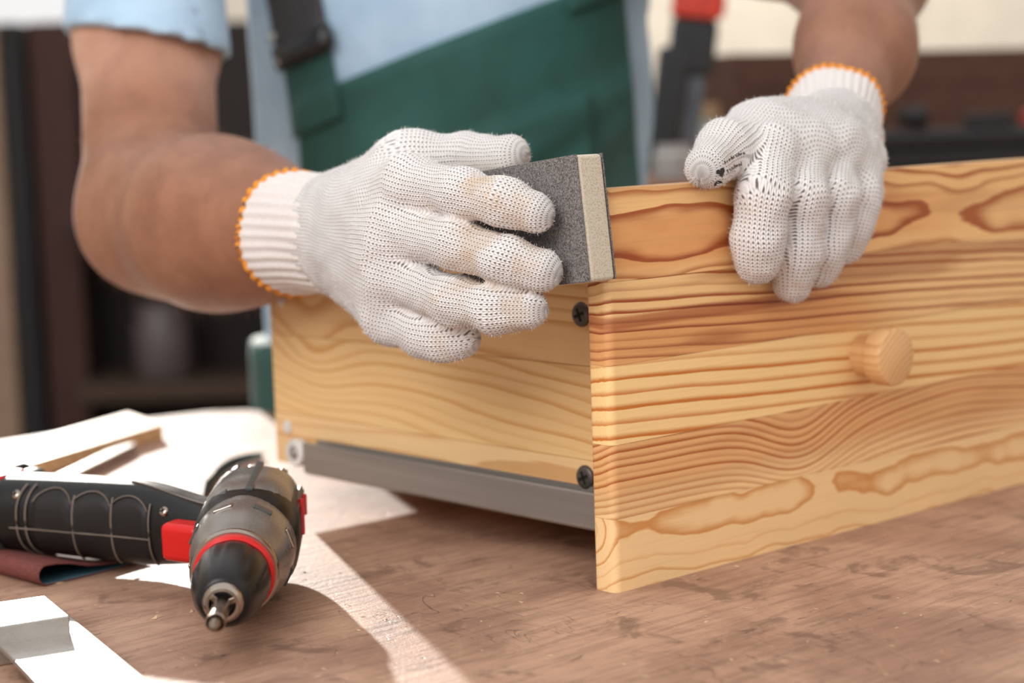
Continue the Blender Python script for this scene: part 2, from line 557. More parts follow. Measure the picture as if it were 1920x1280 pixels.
# ------------------------------------------------------------------ sanding block
def grit_mat():
    m = NT('dark_grey_abrasive')
    p = m.coord()
    n = m.noise(p, 1500.0, 3, .7)
    n2 = m.noise(p, 90.0, 3)
    c = m.mix(m.sstep(n, .35, .66), srgb(58, 54, 54), srgb(148, 142, 140))
    c = m.mix(m.sstep(n2, .55, .75) * .25, c, srgb(150, 140, 130))
    m.set(Base_Color=c, Roughness=0.75, Specular_IOR_Level=0.4)
    m.bump(n, 0.6, 0.0007)
    return m.mat
def foam_mat():
    m = NT('beige_dense_foam')
    p = m.coord()
    v = m.voronoi(p, 900.0)
    n = m.noise(p, 300.0, 4, .65)
    c = m.mix(m.sstep(v, .1, .5), srgb(170, 158, 140), srgb(204, 194, 176))
    c = m.mix(m.sstep(n, .6, .75) * .4, c, srgb(226, 218, 204))
    m.set(Base_Color=c, Roughness=0.9)
    m.bump(v * 0.6 + n * 0.5, 0.4, 0.0005)
    return m.mat
grit_m, foam_m = grit_mat(), foam_mat()
blk_c = DA + Matrix.Rotation(DRZ, 3, 'Z') @ Vector((-0.0110, 0.0430, 0.1905))
blk = empty('sanding_block', blk_c, DRZ)
blk.rotation_euler = (rad(-6.5), 0, DRZ)
tag(blk, 'dark grey gritty sanding block with beige foam sides, rubbing the drawer front edge', 'sanding block')
BL, BT, BH = 0.0485, 0.0096, 0.0320
box('foam_core', (-BT + 0.0009, -BL, -BH), (BT - 0.0009, BL, BH), foam_m, blk, bevel=0.0022, segs=3)
for s in (-1, 1):
    lo, hi = sorted((s * (BT - 0.0009), s * BT))
    box('abrasive_sheet', (lo, -BL + 0.0003, -BH + 0.0004), (hi, BL - 0.0003, BH + 0.0002), grit_m, blk, bevel=0.0002, segs=1)

# ------------------------------------------------------------------ cordless drill
def glossy(name, col, rough, metal=0.0, coat=0.0):
    m = NT(name)
    p = m.coord()
    n = m.noise(p, 90.0, 4, .6)
    sm = m.noise(p, 700.0, 2, .6)
    m.set(Base_Color=m.mix(m.sstep(n, .55, .8) * .25, col, tuple(min(1, c * 1.7 + .03) for c in col)), Roughness=n * 0.2 + (rough - 0.08), Metallic=metal, Coat_Weight=coat, Coat_Roughness=0.15, Specular_IOR_Level=0.5 if metal else 0.34)
    m.bump(sm, 0.08, 0.0003)
    return m.mat
d_black = glossy('drill_black_plastic', srgb(17, 18, 18), 0.36)
d_rubber = glossy('drill_soft_grip', srgb(22, 19, 19), 0.5)
d_grey = glossy('drill_grey_metal', srgb(138, 132, 127), 0.26, 0.55)
d_dgrey = glossy('drill_dark_grey_plastic', srgb(74, 76, 74), 0.3)
d_red = glossy('drill_red_plastic', srgb(206, 30, 28), 0.3)
d_chuck = glossy('chuck_black', srgb(22, 21, 21), 0.28)
d_steel = glossy('chuck_steel', srgb(176, 164, 152), 0.22, 1.0)
d_bit = glossy('bit_steel', srgb(150, 134, 120), 0.2, 1.0)
d_line = plain('grip_seam', srgb(112, 98, 88), 0.55)
drill = empty('cordless_drill', (-0.1455, 1.050, 0.0), rad(-88.0))
drill.rotation_euler = (0, rad(1.8), rad(-88.0))
drill.location.z = 0.0016
tag(drill, 'black cordless drill with red trigger and red collar, lying on its side on the workbench', 'power drill')
ZA = 0.0315
def onaxis(o, x=0.0):
    o.location = (x, 0, ZA)
    return o
# motor housing: faceted loft along the axis, slightly squarer than round
def sq_ring(x, ry, rz, p, n=32, oy=0.0, oz=0.0):
    out = []
    for k in range(n):
        th = 2 * math.pi * k / n
        c, s = math.cos(th), math.sin(th)
        out.append((x, oy + ry * math.copysign(abs(c) ** (2 / p), c), ZA + oz + rz * math.copysign(abs(s) ** (2 / p), s)))
    return out
loft('motor_housing', [sq_ring(-0.006, 0.018, 0.018, 2.4), sq_ring(-0.004, 0.0222, 0.0222, 2.5), sq_ring(0.004, 0.0244, 0.0244, 2.6), sq_ring(0.024, 0.0264, 0.0262, 2.6), sq_ring(0.060, 0.0272, 0.0268, 2.6),
                       sq_ring(0.078, 0.0276, 0.0272, 2.4), sq_ring(0.086, 0.0258, 0.0255, 2.1)], d_black, drill, sharp=40)
loft('housing_shell', [sq_ring(0.010, 0.0232, 0.0228, 2.7, oz=0.0030), sq_ring(0.014, 0.0242, 0.0236, 2.7, oz=0.0042), sq_ring(0.060, 0.0254, 0.0250, 2.7, oz=0.0036), sq_ring(0.066, 0.0246, 0.0242, 2.6, oz=0.0030)], d_grey, drill, sharp=40)
for k in range(5):   # raised ribs with dark ends on the rear cap
    th = rad(25 + k * 30)
    b = box('housing_rib', (-0.004, -0.0022, -0.001), (0.062, 0.0022, 0.0016), d_dgrey, drill, bevel=0.0008)
    b.location = (0.008, 0.0264 * math.cos(th), ZA + 0.0272 * math.sin(th))
    b.rotation_euler = (th - math.pi / 2, 0, 0)
for k, th in enumerate((60, 95)):
    b = box('vent_tooth', (0, -0.0028, -0.001), (0.006, 0.0028, 0.0018), d_steel, drill, bevel=0.0008)
    b.location = (-0.004, 0.0236 * math.cos(rad(th)), ZA + 0.0236 * math.sin(rad(th)))
    b.rotation_euler = (rad(th) - math.pi / 2, 0, 0)
for x0, z0, h in ((0.030, 0.002, 0.020), (0.010, 0.004, 0.012)):
    b = box('red_inlay', (0, 0, -h / 2), (0.009, 0.0022, h / 2), d_red, drill, bevel=0.0009)
    b.location = (x0, 0.0254, ZA + z0)
    b.rotation_euler = (0, rad(-14), 0)
onaxis(lathe('gear_housing', [(0.076, 0.0262), (0.080, 0.0268), (0.092, 0.0266), (0.104, 0.0262), (0.112, 0.0250), (0.118, 0.0234), (0.124, 0.0222), (0.130, 0.0214), (0.1335, 0.0206), (0.1335, 0.0175)], d_grey, drill, 48))
for k in range(8):
    th = rad(18 + k * 45)
    b = box('setting_recess', (0, -0.0052, -0.0006), (0.0062, 0.0052, 0.0009), d_dgrey if k % 2 else d_steel, drill, bevel=0.0006)
    b.location = (0.0965, 0.0262 * math.cos(th), ZA + 0.0262 * math.sin(th))
    b.rotation_euler = (th - math.pi / 2, 0, 0)
onaxis(lathe('collar_ring', [(0.1300, 0.0212), (0.1315, 0.0222), (0.1345, 0.0222), (0.1360, 0.0212)], d_steel, drill, 48))
onaxis(lathe('red_collar', [(0.132, 0.0196), (0.1365, 0.0204), (0.1400, 0.0200), (0.1412, 0.0186), (0.1412, 0.0150)], d_red, drill, 48))
def flute(i, th):
    return 1.0 - (0.045 if 2 <= i <= 4 else 0.02 if i in (1, 5) else 0.0) * max(0.0, math.sin(th * 8)) ** 3
onaxis(lathe('chuck_sleeve', [(0.138, 0.0176), (0.1415, 0.0188), (0.148, 0.0190), (0.156, 0.0188), (0.163, 0.0180), (0.170, 0.0166), (0.177, 0.0146), (0.182, 0.0126), (0.1845, 0.0108), (0.1848, 0.0098)], d_chuck, drill, 64, flute, sharp=50))
onaxis(lathe('chuck_nose', [(0.180, 0.0098), (0.1855, 0.0098), (0.1880, 0.0090), (0.1892, 0.0078), (0.1892, 0.0064), (0.1862, 0.0058), (0.182, 0.0052)], d_steel, drill, 40))
for k in range(3):
    th = rad(20 + k * 120)
    b = box('chuck_jaw', (0.180, -0.0014, -0.0016), (0.1895, 0.0014, 0.0016), d_bit, drill, bevel=0.0004)
    b.location = (0, 0.0050 * math.cos(th), ZA + 0.0050 * math.sin(th))
    b.rotation_euler = (th - math.pi / 2, 0, 0)
onaxis(lathe('bit_holder', [(0.182, 0.0040), (0.190, 0.0040), (0.193, 0.0043), (0.213, 0.0043), (0.2146, 0.0047), (0.2166, 0.0047), (0.2170, 0.0040), (0.2150, 0.0031)], d_bit, drill, 32))
def cross(i, th):
    return 1.0 if i < 2 else 0.72 + 0.28 * abs(math.cos(2 * th)) ** 0.5
onaxis(lathe('screw_bit', [(0.210, 0.0029), (0.2190, 0.0029), (0.2215, 0.0026), (0.2250, 0.0016), (0.2266, 0.0006)], d_bit, drill, 32, cross))
# handle
hd = Vector((-0.519, -0.855, 0)).normalized()
he = Vector((0.855, -0.519, 0)).normalized()
H0 = Vector((0.045, -0.008, ZA - 0.0036))
def HS(t, th, grow=0.0):
    """point on the handle surface; t metres along it, th from the trigger side towards up"""
    u_ = max(0.0, min(1.0, t / 0.165))
    w_ = 0.0205 - 0.0030 * math.sin(math.pi * min(1, u_ * 1.6)) + 0.0030 * u_ * u_
    k_ = min(1.0, u_ / 0.45)
    h_ = 0.0150 + 0.0088 * k_ * k_ * (3 - 2 * k_) - 0.0024 * u_ * u_
    bow = -0.006 * math.sin(math.pi * u_)
    c, s = math.cos(th), math.sin(th)
    p_ = 2.5
    cc = math.copysign(abs(c) ** (2 / p_), c)
    ss = math.copysign(abs(s) ** (2 / p_), s)
    return H0 + hd * t + he * (bow + (w_ + grow) * cc) + Vector((0, 0, (h_ + grow) * ss))
loft('handle', [[tuple(HS(t, 2 * math.pi * k / 40)) for k in range(40)] for t in np.linspace(0.0, 0.165, 22)], d_black, drill, sharp=50)
# rubber grip panel with three finger humps, following the surface
def hump(t):
    u_ = (t - 0.052) / 0.078
    a = abs(math.sin(math.pi * (u_ * 3.0)))
    return rad(26 + 26 * (a ** 0.7) * (0.75 + 0.35 * u_))
def grip(name, t0, t1, lo, hi, mat, grow, nt=40, nk=10):
    rings_v = []
    f = []
    for i in range(nt + 1):
        t = t0 + (t1 - t0) * i / nt
        for k in range(nk + 1):
            th = lo(t) + (hi(t) - lo(t)) * k / nk
            edge = 1.0 if 0 < k < nk and 0 < i < nt else 0.0
            rings_v.append(HS(t, th, grow * edge - 0.0002))
    for i in range(nt):
        for k in range(nk):
            a = i * (nk + 1) + k
            f.append((a, a + 1, a + nk + 2, a + nk + 1))
    o = mesh_obj(name, rings_v, f, mat, drill, smooth=True)
    return o
grip('finger_grip', 0.052, 0.130, lambda t: rad(-48), hump, d_rubber, 0.0010)
def seam(name, pts, r=0.00045, par=None):
    return tube(name, pts, r, d_line, par or drill, n=6)
seam('grip_outline', [HS(0.052 + 0.078 * i / 60, hump(0.052 + 0.078 * i / 60), 0.0004) for i in range(61)])
seam('parting_line', [HS(0.050 + 0.095 * i / 30, rad(-6), 0.0010) for i in range(31)])
for t in (0.052, 0.0785, 0.104, 0.130, 0.136):
    seam('grip_groove', [HS(t + (0.004 * math.cos(a) if t > .12 else -0.002 * math.cos(a)), a, 0.0008) for a in np.linspace(rad(-60), rad(58 if t > .12 else 40), 24)], 0.00055)
seam('upper_seam', [HS(0.0 + 0.075 * i / 20, rad(88 - 10 * math.sin(i / 20 * 3)), 0.0002) for i in range(21)], 0.0004)
for t, th in ((0.142, 36), (0.040, 34)):
    s = screw(drill, HS(t, rad(th), -0.0004), 0, 0.0030, d_steel)
    dv = (HS(t, rad(th), 0.01) - HS(t, rad(th), 0.0))
    s.rotation_euler = dv.to_track_quat('X', 'Z').to_euler()
# trigger, bracket, switch
def obox(name, org, ex, ey, ez, lo, hi, mat, par, bevel):
    v, f = box_vf(lo, hi)
    vv = [Vector(org) + ex * a + ey * b + ez * c for a, b, c in v]
    return mesh_obj(name, vv, f, mat, par, bevel=bevel, segs=4)
UZ = Vector((0, 0, 1))
obox('trigger', H0 + hd * 0.018 + he * 0.012, hd, he, UZ, (-0.012, 0, -0.0105), (0.0135, 0.0155, 0.0105), d_red, drill, 0.004)
obox('trigger_guard', H0 + hd * 0.0 + he * 0.004, hd, he, UZ, (-0.007, 0, -0.0125), (0.0045, 0.0225, 0.0128), d_grey, drill, 0.002)
_gs = screw(drill, H0 + hd * -0.001 + he * 0.0265 + UZ * -0.004, 0, 0.0022, d_steel)
_gs.rotation_euler = he.to_track_quat('X', 'Z').to_euler()
obox('direction_switch', H0 + hd * -0.004 + he * -0.004 + UZ * 0.0185, hd, he, UZ, (-0.010, -0.003, 0), (0.006, 0.003, 0.0045), d_red, drill, 0.0012)
# battery foot
B0 = H0 + hd * 0.160 + he * -0.002
obox('battery_collar', B0, hd, he, UZ, (-0.004, -0.026, -0.0225), (0.012, 0.027, 0.0205), d_dgrey, drill, 0.006)
obox('battery', B0 + hd * 0.012, hd, he, UZ, (0.0, -0.032, -0.0250), (0.050, 0.036, 0.0215), d_black, drill, 0.007)
obox('battery_latch', B0 + hd * 0.010, hd, he, UZ, (-0.010, -0.012, 0.0150), (0.016, 0.026, 0.0222), d_red, drill, 0.004)

# ------------------------------------------------------------------ try square
bright = NT('polished_square_steel')
_p = bright.coord()
_n = bright.noise(_p, 60.0, 4, .6)
bright.set(Base_Color=bright.mix(_n, srgb(170, 164, 158), srgb(216, 212, 206)), Roughness=_n * 0.15 + 0.2, Metallic=0.85)
bright = bright.mat
sq = empty('try_square', (-0.2315, 0.930, 0.0), math.atan2(-0.887, 0.46))
tag(sq, 'steel try square with a thick stock at the near left corner of the bench', 'try square')
box('blade', (-0.002, -0.042, 0.0080), (0.26, 0.0, 0.0108), bright, sq, bevel=0.0004)
box('stock', (0.004, -0.240, 0.0002), (0.051, -0.008, 0.0192), bright, sq, bevel=0.0008)

# ------------------------------------------------------------------ battens, bar, sandpaper
bat_m = pine('batten_pine', 'y', -0.2, 0.05, (0, 0), 0.006, 0.006, 15.0, (238, 206, 160), (206, 150, 96), (0.5, .93), .7)
bt = prism('wooden_batten', [(-0.284, 1.512), (-0.326, 1.580), (-0.560, 1.000), (-0.490, 1.000)], 0.0002, 0.0118, bat_m, None, bevel=0.0006)
tag(bt, 'pale sawn wooden batten lying at the far left of the workbench', 'batten')
bar = box('steel_bar', (-0.006, -0.36, 0.0002), (0.006, 0.0, 0.0075), bright, None, bevel=0.0006)
bar.location = (-0.299, 1.447, 0.0)
bar.rotation_euler = (0, 0, rad(-9.5))
tag(bar, 'narrow grey metal bar lying in front of the wooden batten', 'metal bar')
def abrasive_paper(name, front, back):
    a = NT(name + '_grit')
    p = a.coord()
    n = a.noise(p, 900.0, 3, .7)
    n2 = a.noise(p, 60.0, 3)
    c = a.mix(a.sstep(n, .35, .7), tuple(v * .7 for v in front), tuple(v * 1.25 for v in front))
    a.set(Base_Color=a.mix(a.sstep(n2, .6, .8) * .3, c, srgb(170, 140, 118)), Roughness=.85)
    a.bump(n, .5, .0005)
    b = plain(name + '_backing', back, .7)
    return a.mat, b
red_a, teal_b = abrasive_paper('red_sandpaper', srgb(112, 56, 50), srgb(58, 92, 104))
def sheet(name, section, org, ep, ee, width, mats, thick=0.0007):
    """section: (along ep, z) points; extruded along ee; outer and inner side get their own material"""
    nrm = []
    S = [Vector((a, b)) for a, b in section]
    for i in range(len(S)):
        t = S[min(i + 1, len(S) - 1)] - S[max(i - 1, 0)]
        t.normalize()
        nrm.append(Vector((-t.y, t.x)))
    v, f, mi = [], [], []
    n = len(S)
    nw = 6
    for off in (0, thick):
        for j in range(nw + 1):
            e = Vector(ee) * (width * j / nw)
            for i in range(n):
                q = S[i] + nrm[i] * off
                v.append(Vector(org) + Vector(ep) * q.x + e + Vector((0, 0, q.y)))
    L = n * (nw + 1)
    for j in range(nw):
        for i in range(n - 1):
            a = j * n + i
            f.append((a, a + 1, a + n + 1, a + n)); mi.append(0)
            f.append((L + a, L + a + n, L + a + n + 1, L + a + 1)); mi.append(1)
    for i in range(n - 1):
        f.append((i, L + i, L + i + 1, i + 1)); mi.append(1)
        a = nw * n + i
        f.append((a, a + 1, L + a + 1, L + a)); mi.append(1)
    o = mesh_obj(name, v, f, list(mats), None)
    for p_, m_ in zip(o.data.polygons, mi):
        p_.material_index = m_
    o.data.shade_smooth()
    return o
sec = [(0.072, 0.0012), (0.050, 0.0010), (0.030, 0.0010), (0.012, 0.0010), (0.004, 0.0011)]
sec += [(0.0035 - 0.0052 * math.sin(a), 0.0062 - 0.0052 * math.cos(a)) for a in np.linspace(0.2, math.pi - .2, 9)]
sec += [(0.010, 0.0108), (0.019, 0.0092), (0.030, 0.0058), (0.045, 0.0038), (0.060, 0.0030), (0.072, 0.0026)]
s1 = sheet('sandpaper_sheet', sec, (-0.2625, 1.0185, 0.0), (0.671, 0.741, 0), (-0.72, 0.70, 0), 0.12, (teal_b, red_a))
tag(s1, 'folded red-brown sandpaper sheet with blue-grey backing under the drill handle', 'sandpaper')
def ribbon(name, path, hs, mats, th=0.0007):
    """paper strip standing on its long edge along a curved path"""
    v, f, mi = [], [], []
    n = len(path)
    for i, (x, y) in enumerate(path):
        t = Vector(path[min(i + 1, n - 1)]) - Vector(path[max(i - 1, 0)])
        t.normalize()
        nx, ny = -t.y * th, t.x * th
        lean = 0.25 * hs[i]
        v += [(x, y, 0.0003), (x - ny * 0 + t.y * lean, y - t.x * lean, hs[i]), (x + nx, y + ny, 0.0003), (x + nx + t.y * lean, y + ny - t.x * lean, hs[i])]
    for i in range(n - 1):
        a, b = 4 * i, 4 * i + 4
        f += [(a, b, b + 1, a + 1), (a + 2, a + 3, b + 3, b + 2), (a + 1, b + 1, b + 3, a + 3), (a, a + 2, b + 2, b)]
    f += [(0, 1, 3, 2), (4 * n - 4, 4 * n - 2, 4 * n - 1, 4 * n - 3)]
    o = mesh_obj(name, v, f, mats)
    o.data.shade_smooth()
    o.data.set_sharp_from_angle(angle=rad(50))
    return o
_pp = []
_ctrl = [(-0.2094, 1.2347), (-0.21, 1.2707), (-0.2117, 1.313), (-0.2084, 1.355), (-0.2006, 1.3835), (-0.1899, 1.3991)]
for i in range(len(_ctrl) - 1):
    for k in range(5):
        p0, p1, p2, p3 = (Vector(_ctrl[max(0, min(len(_ctrl) - 1, i + q))]) for q in (-1, 0, 1, 2))
        t = k / 5.0
        _pp.append(tuple(0.5 * ((2 * p1) + (p2 - p0) * t + (2 * p0 - 5 * p1 + 4 * p2 - p3) * t * t + (3 * p1 - p0 - 3 * p2 + p3) * t ** 3)))
_pp.append(_ctrl[-1])
s2 = ribbon('sandpaper_strip', _pp, [0.016 - 0.011 * i / (len(_pp) - 1) for i in range(len(_pp))], teal_b)
tag(s2, 'curled strip of blue-grey backed sandpaper standing on edge behind the drill head', 'sandpaper')

# ------------------------------------------------------------------ wood crumbs on the bench
def crumbs():
    rnd = random.Random(11)
    v, f = [], []
    spots = [(tuple(c), s) for c, s in (((-0.256, 1.026), .0022), ((-0.186, .945), .0026), ((-0.17, .955), .0022), ((-0.213, 1.03), .0018), ((-.10, 1.07), .002), ((.0, .95), .0018), ((.09, .9), .0018))]
    for i in range(230):
        x = rnd.uniform(-0.28, 0.34)
        y = rnd.uniform(0.80, 1.10)
        spots.append(((x, y), rnd.choice((.0005, .0006, .0008, .0011))))
    for (x, y), s in spots:
        d = Matrix.Rotation(DRZ, 2).transposed() @ (Vector((x, y)) - DA.xy)
        if d.y > -0.004 and d.x > -0.02:
            continue
        a = rnd.uniform(0, 6.28)
        l = s * rnd.uniform(1.0, 2.4)
        c, sn = math.cos(a), math.sin(a)
        b = len(v)
        for (p, q, h) in ((-l, -s * .5, .0001), (l, -s * .3, .0001), (l * .6, s * .6, .0002), (-l * .7, s * .5, .0001), (0, 0, s * rnd.uniform(.3, .7))):
            v.append((x + p * c - q * sn, y + p * sn + q * c, h))
        f += [(b, b + 1, b + 4), (b + 1, b + 2, b + 4), (b + 2, b + 3, b + 4), (b + 3, b, b + 4), (b + 3, b + 2, b + 1, b)]
    o = mesh_obj('sawdust_crumbs', v, f, plain('pale_wood_crumbs', srgb(200, 168, 136), .9))
    tag(o, 'pale wood crumbs scattered over the brown workbench', 'sawdust', kind='stuff')
crumbs()

# ------------------------------------------------------------------ background things
shelf = empty('storage_shelf', (-0.62, 3.6, FZ))
tag(shelf, 'dark wooden storage shelving behind the worker on the left', 'shelving')
sh_dark = plain('near_black_brown_wood', srgb(36, 28, 26), .8)
sh_red = plain('dark_red_brown_wood', srgb(66, 38, 32), .8)
sh_pale = plain('weathered_pale_wood', srgb(150, 124, 104), .8)
sh_blue = plain('dark_slate_paint', srgb(34, 32, 34), .8)
def sb(name, lo, hi, mat, par=shelf):
    return under(box(name, lo, hi, mat, None, bevel=0.004), par)
ST = 0.452
sb('back_panel', (-1.35, 3.72, FZ), (0.12, 3.75, ST), sh_dark)
sb('pale_post', (-1.12, 3.50, FZ), (-0.925, 3.56, ST), sh_pale)
sb('slate_post', (-0.925, 3.52, FZ), (-0.885, 3.6, ST), sh_blue)
sb('red_post', (-0.875, 3.54, FZ), (-0.80, 3.6, ST), sh_red)
sb('shelf_board', (-0.80, 3.42, -0.245), (0.1, 3.72, -0.215), plain('dim_brown_board', srgb(66, 48, 36), .8))
sb('shelf_board', (-0.80, 3.42, 0.06), (0.1, 3.72, 0.08), sh_dark)
sb('side_panel', (0.10, 3.42, FZ), (0.13, 3.75, ST), sh_dark)
jar = lathe('storage_jar', [(0.0, 0.05), (0.01, 0.055), (0.10, 0.055), (0.115, 0.048), (0.14, 0.048)], plain('dim_grey_jar', srgb(92, 80, 80), .4), None, 20)
jar.rotation_euler = (0, -math.pi / 2, 0)
jar.location = (-0.66, 3.56, -0.215)
tag(jar, 'dim grey jar on the dark shelving under the raised elbow', 'jar')

rb = empty('side_bench', (0.7, 2.4, FZ))
tag(rb, 'brown wooden side bench behind the worker holding tools', 'bench')
rb_m = plain('orange_brown_bench_wood', srgb(150, 98, 58), .6)
under(box('bench_top', (0.13, 1.99, 0.140), (1.6, 2.9, 0.172), rb_m, None, bevel=0.003), rb)
for lx, ly in ((0.2, 2.06), (1.5, 2.06), (0.2, 2.83), (1.5, 2.83)):
    under(box('leg', (lx - .03, ly - .03, FZ), (lx + .03, ly + .03, .140), leg_m, None, bevel=.003), rb)
# quick clamp standing on the side bench
cb = plain('clamp_black', srgb(40, 40, 42), .4)
cg = plain('clamp_steel_grey', srgb(96, 100, 106), .35, .5)
cr = plain('clamp_red', srgb(214, 64, 44), .5)
cl = empty('quick_clamp', (0.196, 2.25, 0.172))
cl.rotation_euler = (0, rad(8), 0)
tag(cl, 'black bar clamp with a red head standing upright behind the worker', 'clamp')
box('bar', (0.006, -0.006, 0.0), (0.026, 0.006, 0.30), cg, cl, .001)
box('body', (-0.032, -0.016, 0.0), (0.004, 0.016, 0.150), cb, cl, .006)
box('grip', (-0.020, -0.014, 0.120), (0.034, 0.014, 0.185), cb, cl, .006)
box('jaw', (-0.022, -0.017, 0.185), (0.034, 0.017, 0.225), cr, cl, .005)
box('pad', (0.034, -0.012, 0.190), (0.039, 0.012, 0.215), cr, cl, .002)
def small_jar(x, y, r, h, col, label, name='jar'):
    o = lathe(name, [(0, r * .92), (h * .04, r), (h * .7, r), (h * .82, r * .8), (h, r * .8)], plain(label[:12].replace(' ', '_') + '_m', col, .35), None, 20)
    o.rotation_euler = (0, -math.pi / 2, 0)
    o.location = (x, y, 0.172)
    tag(o, label, 'jar')
    return o
small_jar(0.262, 2.42, .017, .062, srgb(150, 166, 160), 'small pale green glass jar beside the upright clamp', 'glass_jar')
small_jar(0.185, 2.10, .024, .040, srgb(176, 170, 166), 'squat pale grey tin at the foot of the upright clamp', 'tin')
small_jar(0.262, 2.52, .030, .085, srgb(150, 122, 92), 'tan pot behind the small green jar', 'pot')
kr = plain('kraft_brown_board', srgb(128, 96, 66), .8)
crate = empty('wooden_crate', (0.62, 2.72, 0.172), rad(24))
tag(crate, 'dark brown wooden crate against the pale wall at right', 'crate')
cw = plain('dark_crate_wood', srgb(84, 56, 44), .8)
for k in range(3):
    box('slat', (-0.33, -0.012, 0.0005 + k * 0.050), (0.33, 0.0, 0.0495 + k * 0.050), cw, crate, .002)
    box('slat', (-0.33, 0.16, 0.0005 + k * 0.050), (0.33, 0.172, 0.0495 + k * 0.050), cw, crate, .002)
box('end_board', (-0.342, -0.012, 0.0), (-0.33, 0.172, 0.150), cw, crate, .002)
box('end_board', (0.33, -0.012, 0.0), (0.342, 0.172, 0.150), cw, crate, .002)
blk_m = plain('tool_black', srgb(22, 22, 25), .6)
pl_ = empty('hand_plane', (0.53, 2.18, 0.172), rad(6))
tag(pl_, 'long black hand plane on the side bench beside the crate', 'hand plane')
box('sole', (-0.14, -0.025, 0.0), (0.20, 0.025, 0.022), blk_m, pl_, .003)
box('body', (-0.13, -0.022, 0.020), (0.18, 0.022, 0.046), blk_m, pl_, .008)
box('iron', (0.0, -0.018, 0.036), (0.05, 0.018, 0.062), blk_m, pl_, .004)
lathe('front_knob', [(0, .012), (.012, .010), (.024, .015), (.032, .010)], blk_m, pl_, 16).location = (-0.08, 0, 0.06)
rt = empty('red_handled_tool', (0.74, 2.46, 0.172), rad(-8))
tag(rt, 'tool with a red plastic body resting at the right end of the side bench', 'tool')
box('body', (-0.07, -0.03, 0.028), (0.09, 0.03, 0.064), plain('dull_red_plastic', srgb(150, 40, 28), .5), rt, .012, 3)
box('base', (-0.09, -0.035, 0.0), (0.11, 0.035, 0.030), blk_m, rt, .006)
# ------------------------------------------------------------------ distance-field modelling for the figure
class Grid:
    def __init__(self, lo, hi, h):
        self.lo, self.h = np.array(lo, np.float32), h
        self.n = np.ceil((np.array(hi) - np.array(lo)) / h).astype(int) + 1
        ax = [self.lo[i] + h * np.arange(self.n[i], dtype=np.float32) for i in range(3)]
        self.P = np.stack(np.meshgrid(*ax, indexing='ij'), -1).reshape(-1, 3)

def cone_d(P, a, b, ra, rb, flat=None):
    """distance to a tapered limb from a to b; flat = (direction, factor) squeezes its section"""
    a = np.asarray(a, np.float32)
    b = np.asarray(b, np.float32)
    ba = b - a
    pa = P - a
    h = np.clip(pa @ ba / max(1e-9, float(ba @ ba)), 0, 1)
    v = pa - h[:, None] * ba
    if flat is not None:
        m = np.asarray(flat[0], np.float32)
        m = m / np.linalg.norm(m)
        v = v + (v @ m)[:, None] * (flat[1] - 1.0) * m
    return np.sqrt((v * v).sum(1)) - (ra + (rb - ra) * h)

def smin(a, b, k):
    h = np.maximum(k - np.abs(a - b), 0) / k
    return np.minimum(a, b) - h * h * k * 0.25

def wob(P, s, seed=0.0):
    """cheap smooth pseudo-noise in -1..1"""
    x, y, z = P[:, 0] * s, P[:, 1] * s, P[:, 2] * s
    return (np.sin(x * 1.0 + 2.1 * np.sin(y * .7 + seed) + seed) + np.sin(y * 1.3 + 1.7 * np.sin(z * .9 + seed * 2) + 1.3) + np.sin(z * 1.1 + 1.9 * np.sin(x * .8 - seed) + 2.7)) / 3.0

def nets(grid, d):
    """naive surface nets: field -> vertices and quads"""
    n = grid.n
    F = d.reshape(n)
    S = F < 0
    c0 = tuple(k - 1 for k in n)
    corners = [(i, j, k) for i in (0, 1) for j in (0, 1) for k in (0, 1)]
    cnt = np.zeros(c0, np.int8)
    for i, j, k in corners:
        cnt += S[i:i + c0[0], j:j + c0[1], k:k + c0[2]]
    act = (cnt > 0) & (cnt < 8)
    idx = np.argwhere(act)
    vid = np.full(c0, -1, np.int64)
    vid[act] = np.arange(len(idx))
    acc = np.zeros((len(idx), 3))
    w = np.zeros(len(idx))
    for a in corners:
        for ax in range(3):
            if a[ax] == 1:
                continue
            b = list(a)
            b[ax] = 1
            fa = F[idx[:, 0] + a[0], idx[:, 1] + a[1], idx[:, 2] + a[2]]
            fb = F[idx[:, 0] + b[0], idx[:, 1] + b[1], idx[:, 2] + b[2]]
            m = (fa < 0) != (fb < 0)
            t = np.where(m, fa / np.where(m, fa - fb, 1), 0)
            p = np.array(a, float)[None, :].repeat(len(idx), 0)
            p[:, ax] += t
            acc += p * m[:, None]
            w += m
    V = grid.lo + (idx + acc / w[:, None]) * grid.h
    quads = []
    for ax in range(3):
        o1, o2 = [(1, 2), (2, 0), (0, 1)][ax]
        sl_a = [slice(1, None)] * 3
        sl_b = [slice(1, None)] * 3
        sl_a[ax] = slice(0, -1)
        A_ = S[tuple(slice(0, n[q] - 1) if q == ax else slice(0, n[q]) for q in range(3))]
        B_ = S[tuple(slice(1, n[q]) if q == ax else slice(0, n[q]) for q in range(3))]
        e = np.argwhere(A_ != B_)
        ok = (e[:, o1] > 0) & (e[:, o2] > 0) & (e[:, o1] < n[o1] - 1) & (e[:, o2] < n[o2] - 1)
        e = e[ok]
        def cell(d1, d2):
            q = e.copy()
            q[:, o1] -= d1
            q[:, o2] -= d2
            return vid[q[:, 0], q[:, 1], q[:, 2]]
        q = np.stack([cell(1, 1), cell(0, 1), cell(0, 0), cell(1, 0)], 1)
        inside_first = A_[e[:, 0], e[:, 1], e[:, 2]]
        q = np.where(inside_first[:, None], q, q[:, ::-1])
        quads.append(q)
    Q = np.concatenate(quads)
    Q = Q[(Q >= 0).all(1)]
    return V, Q

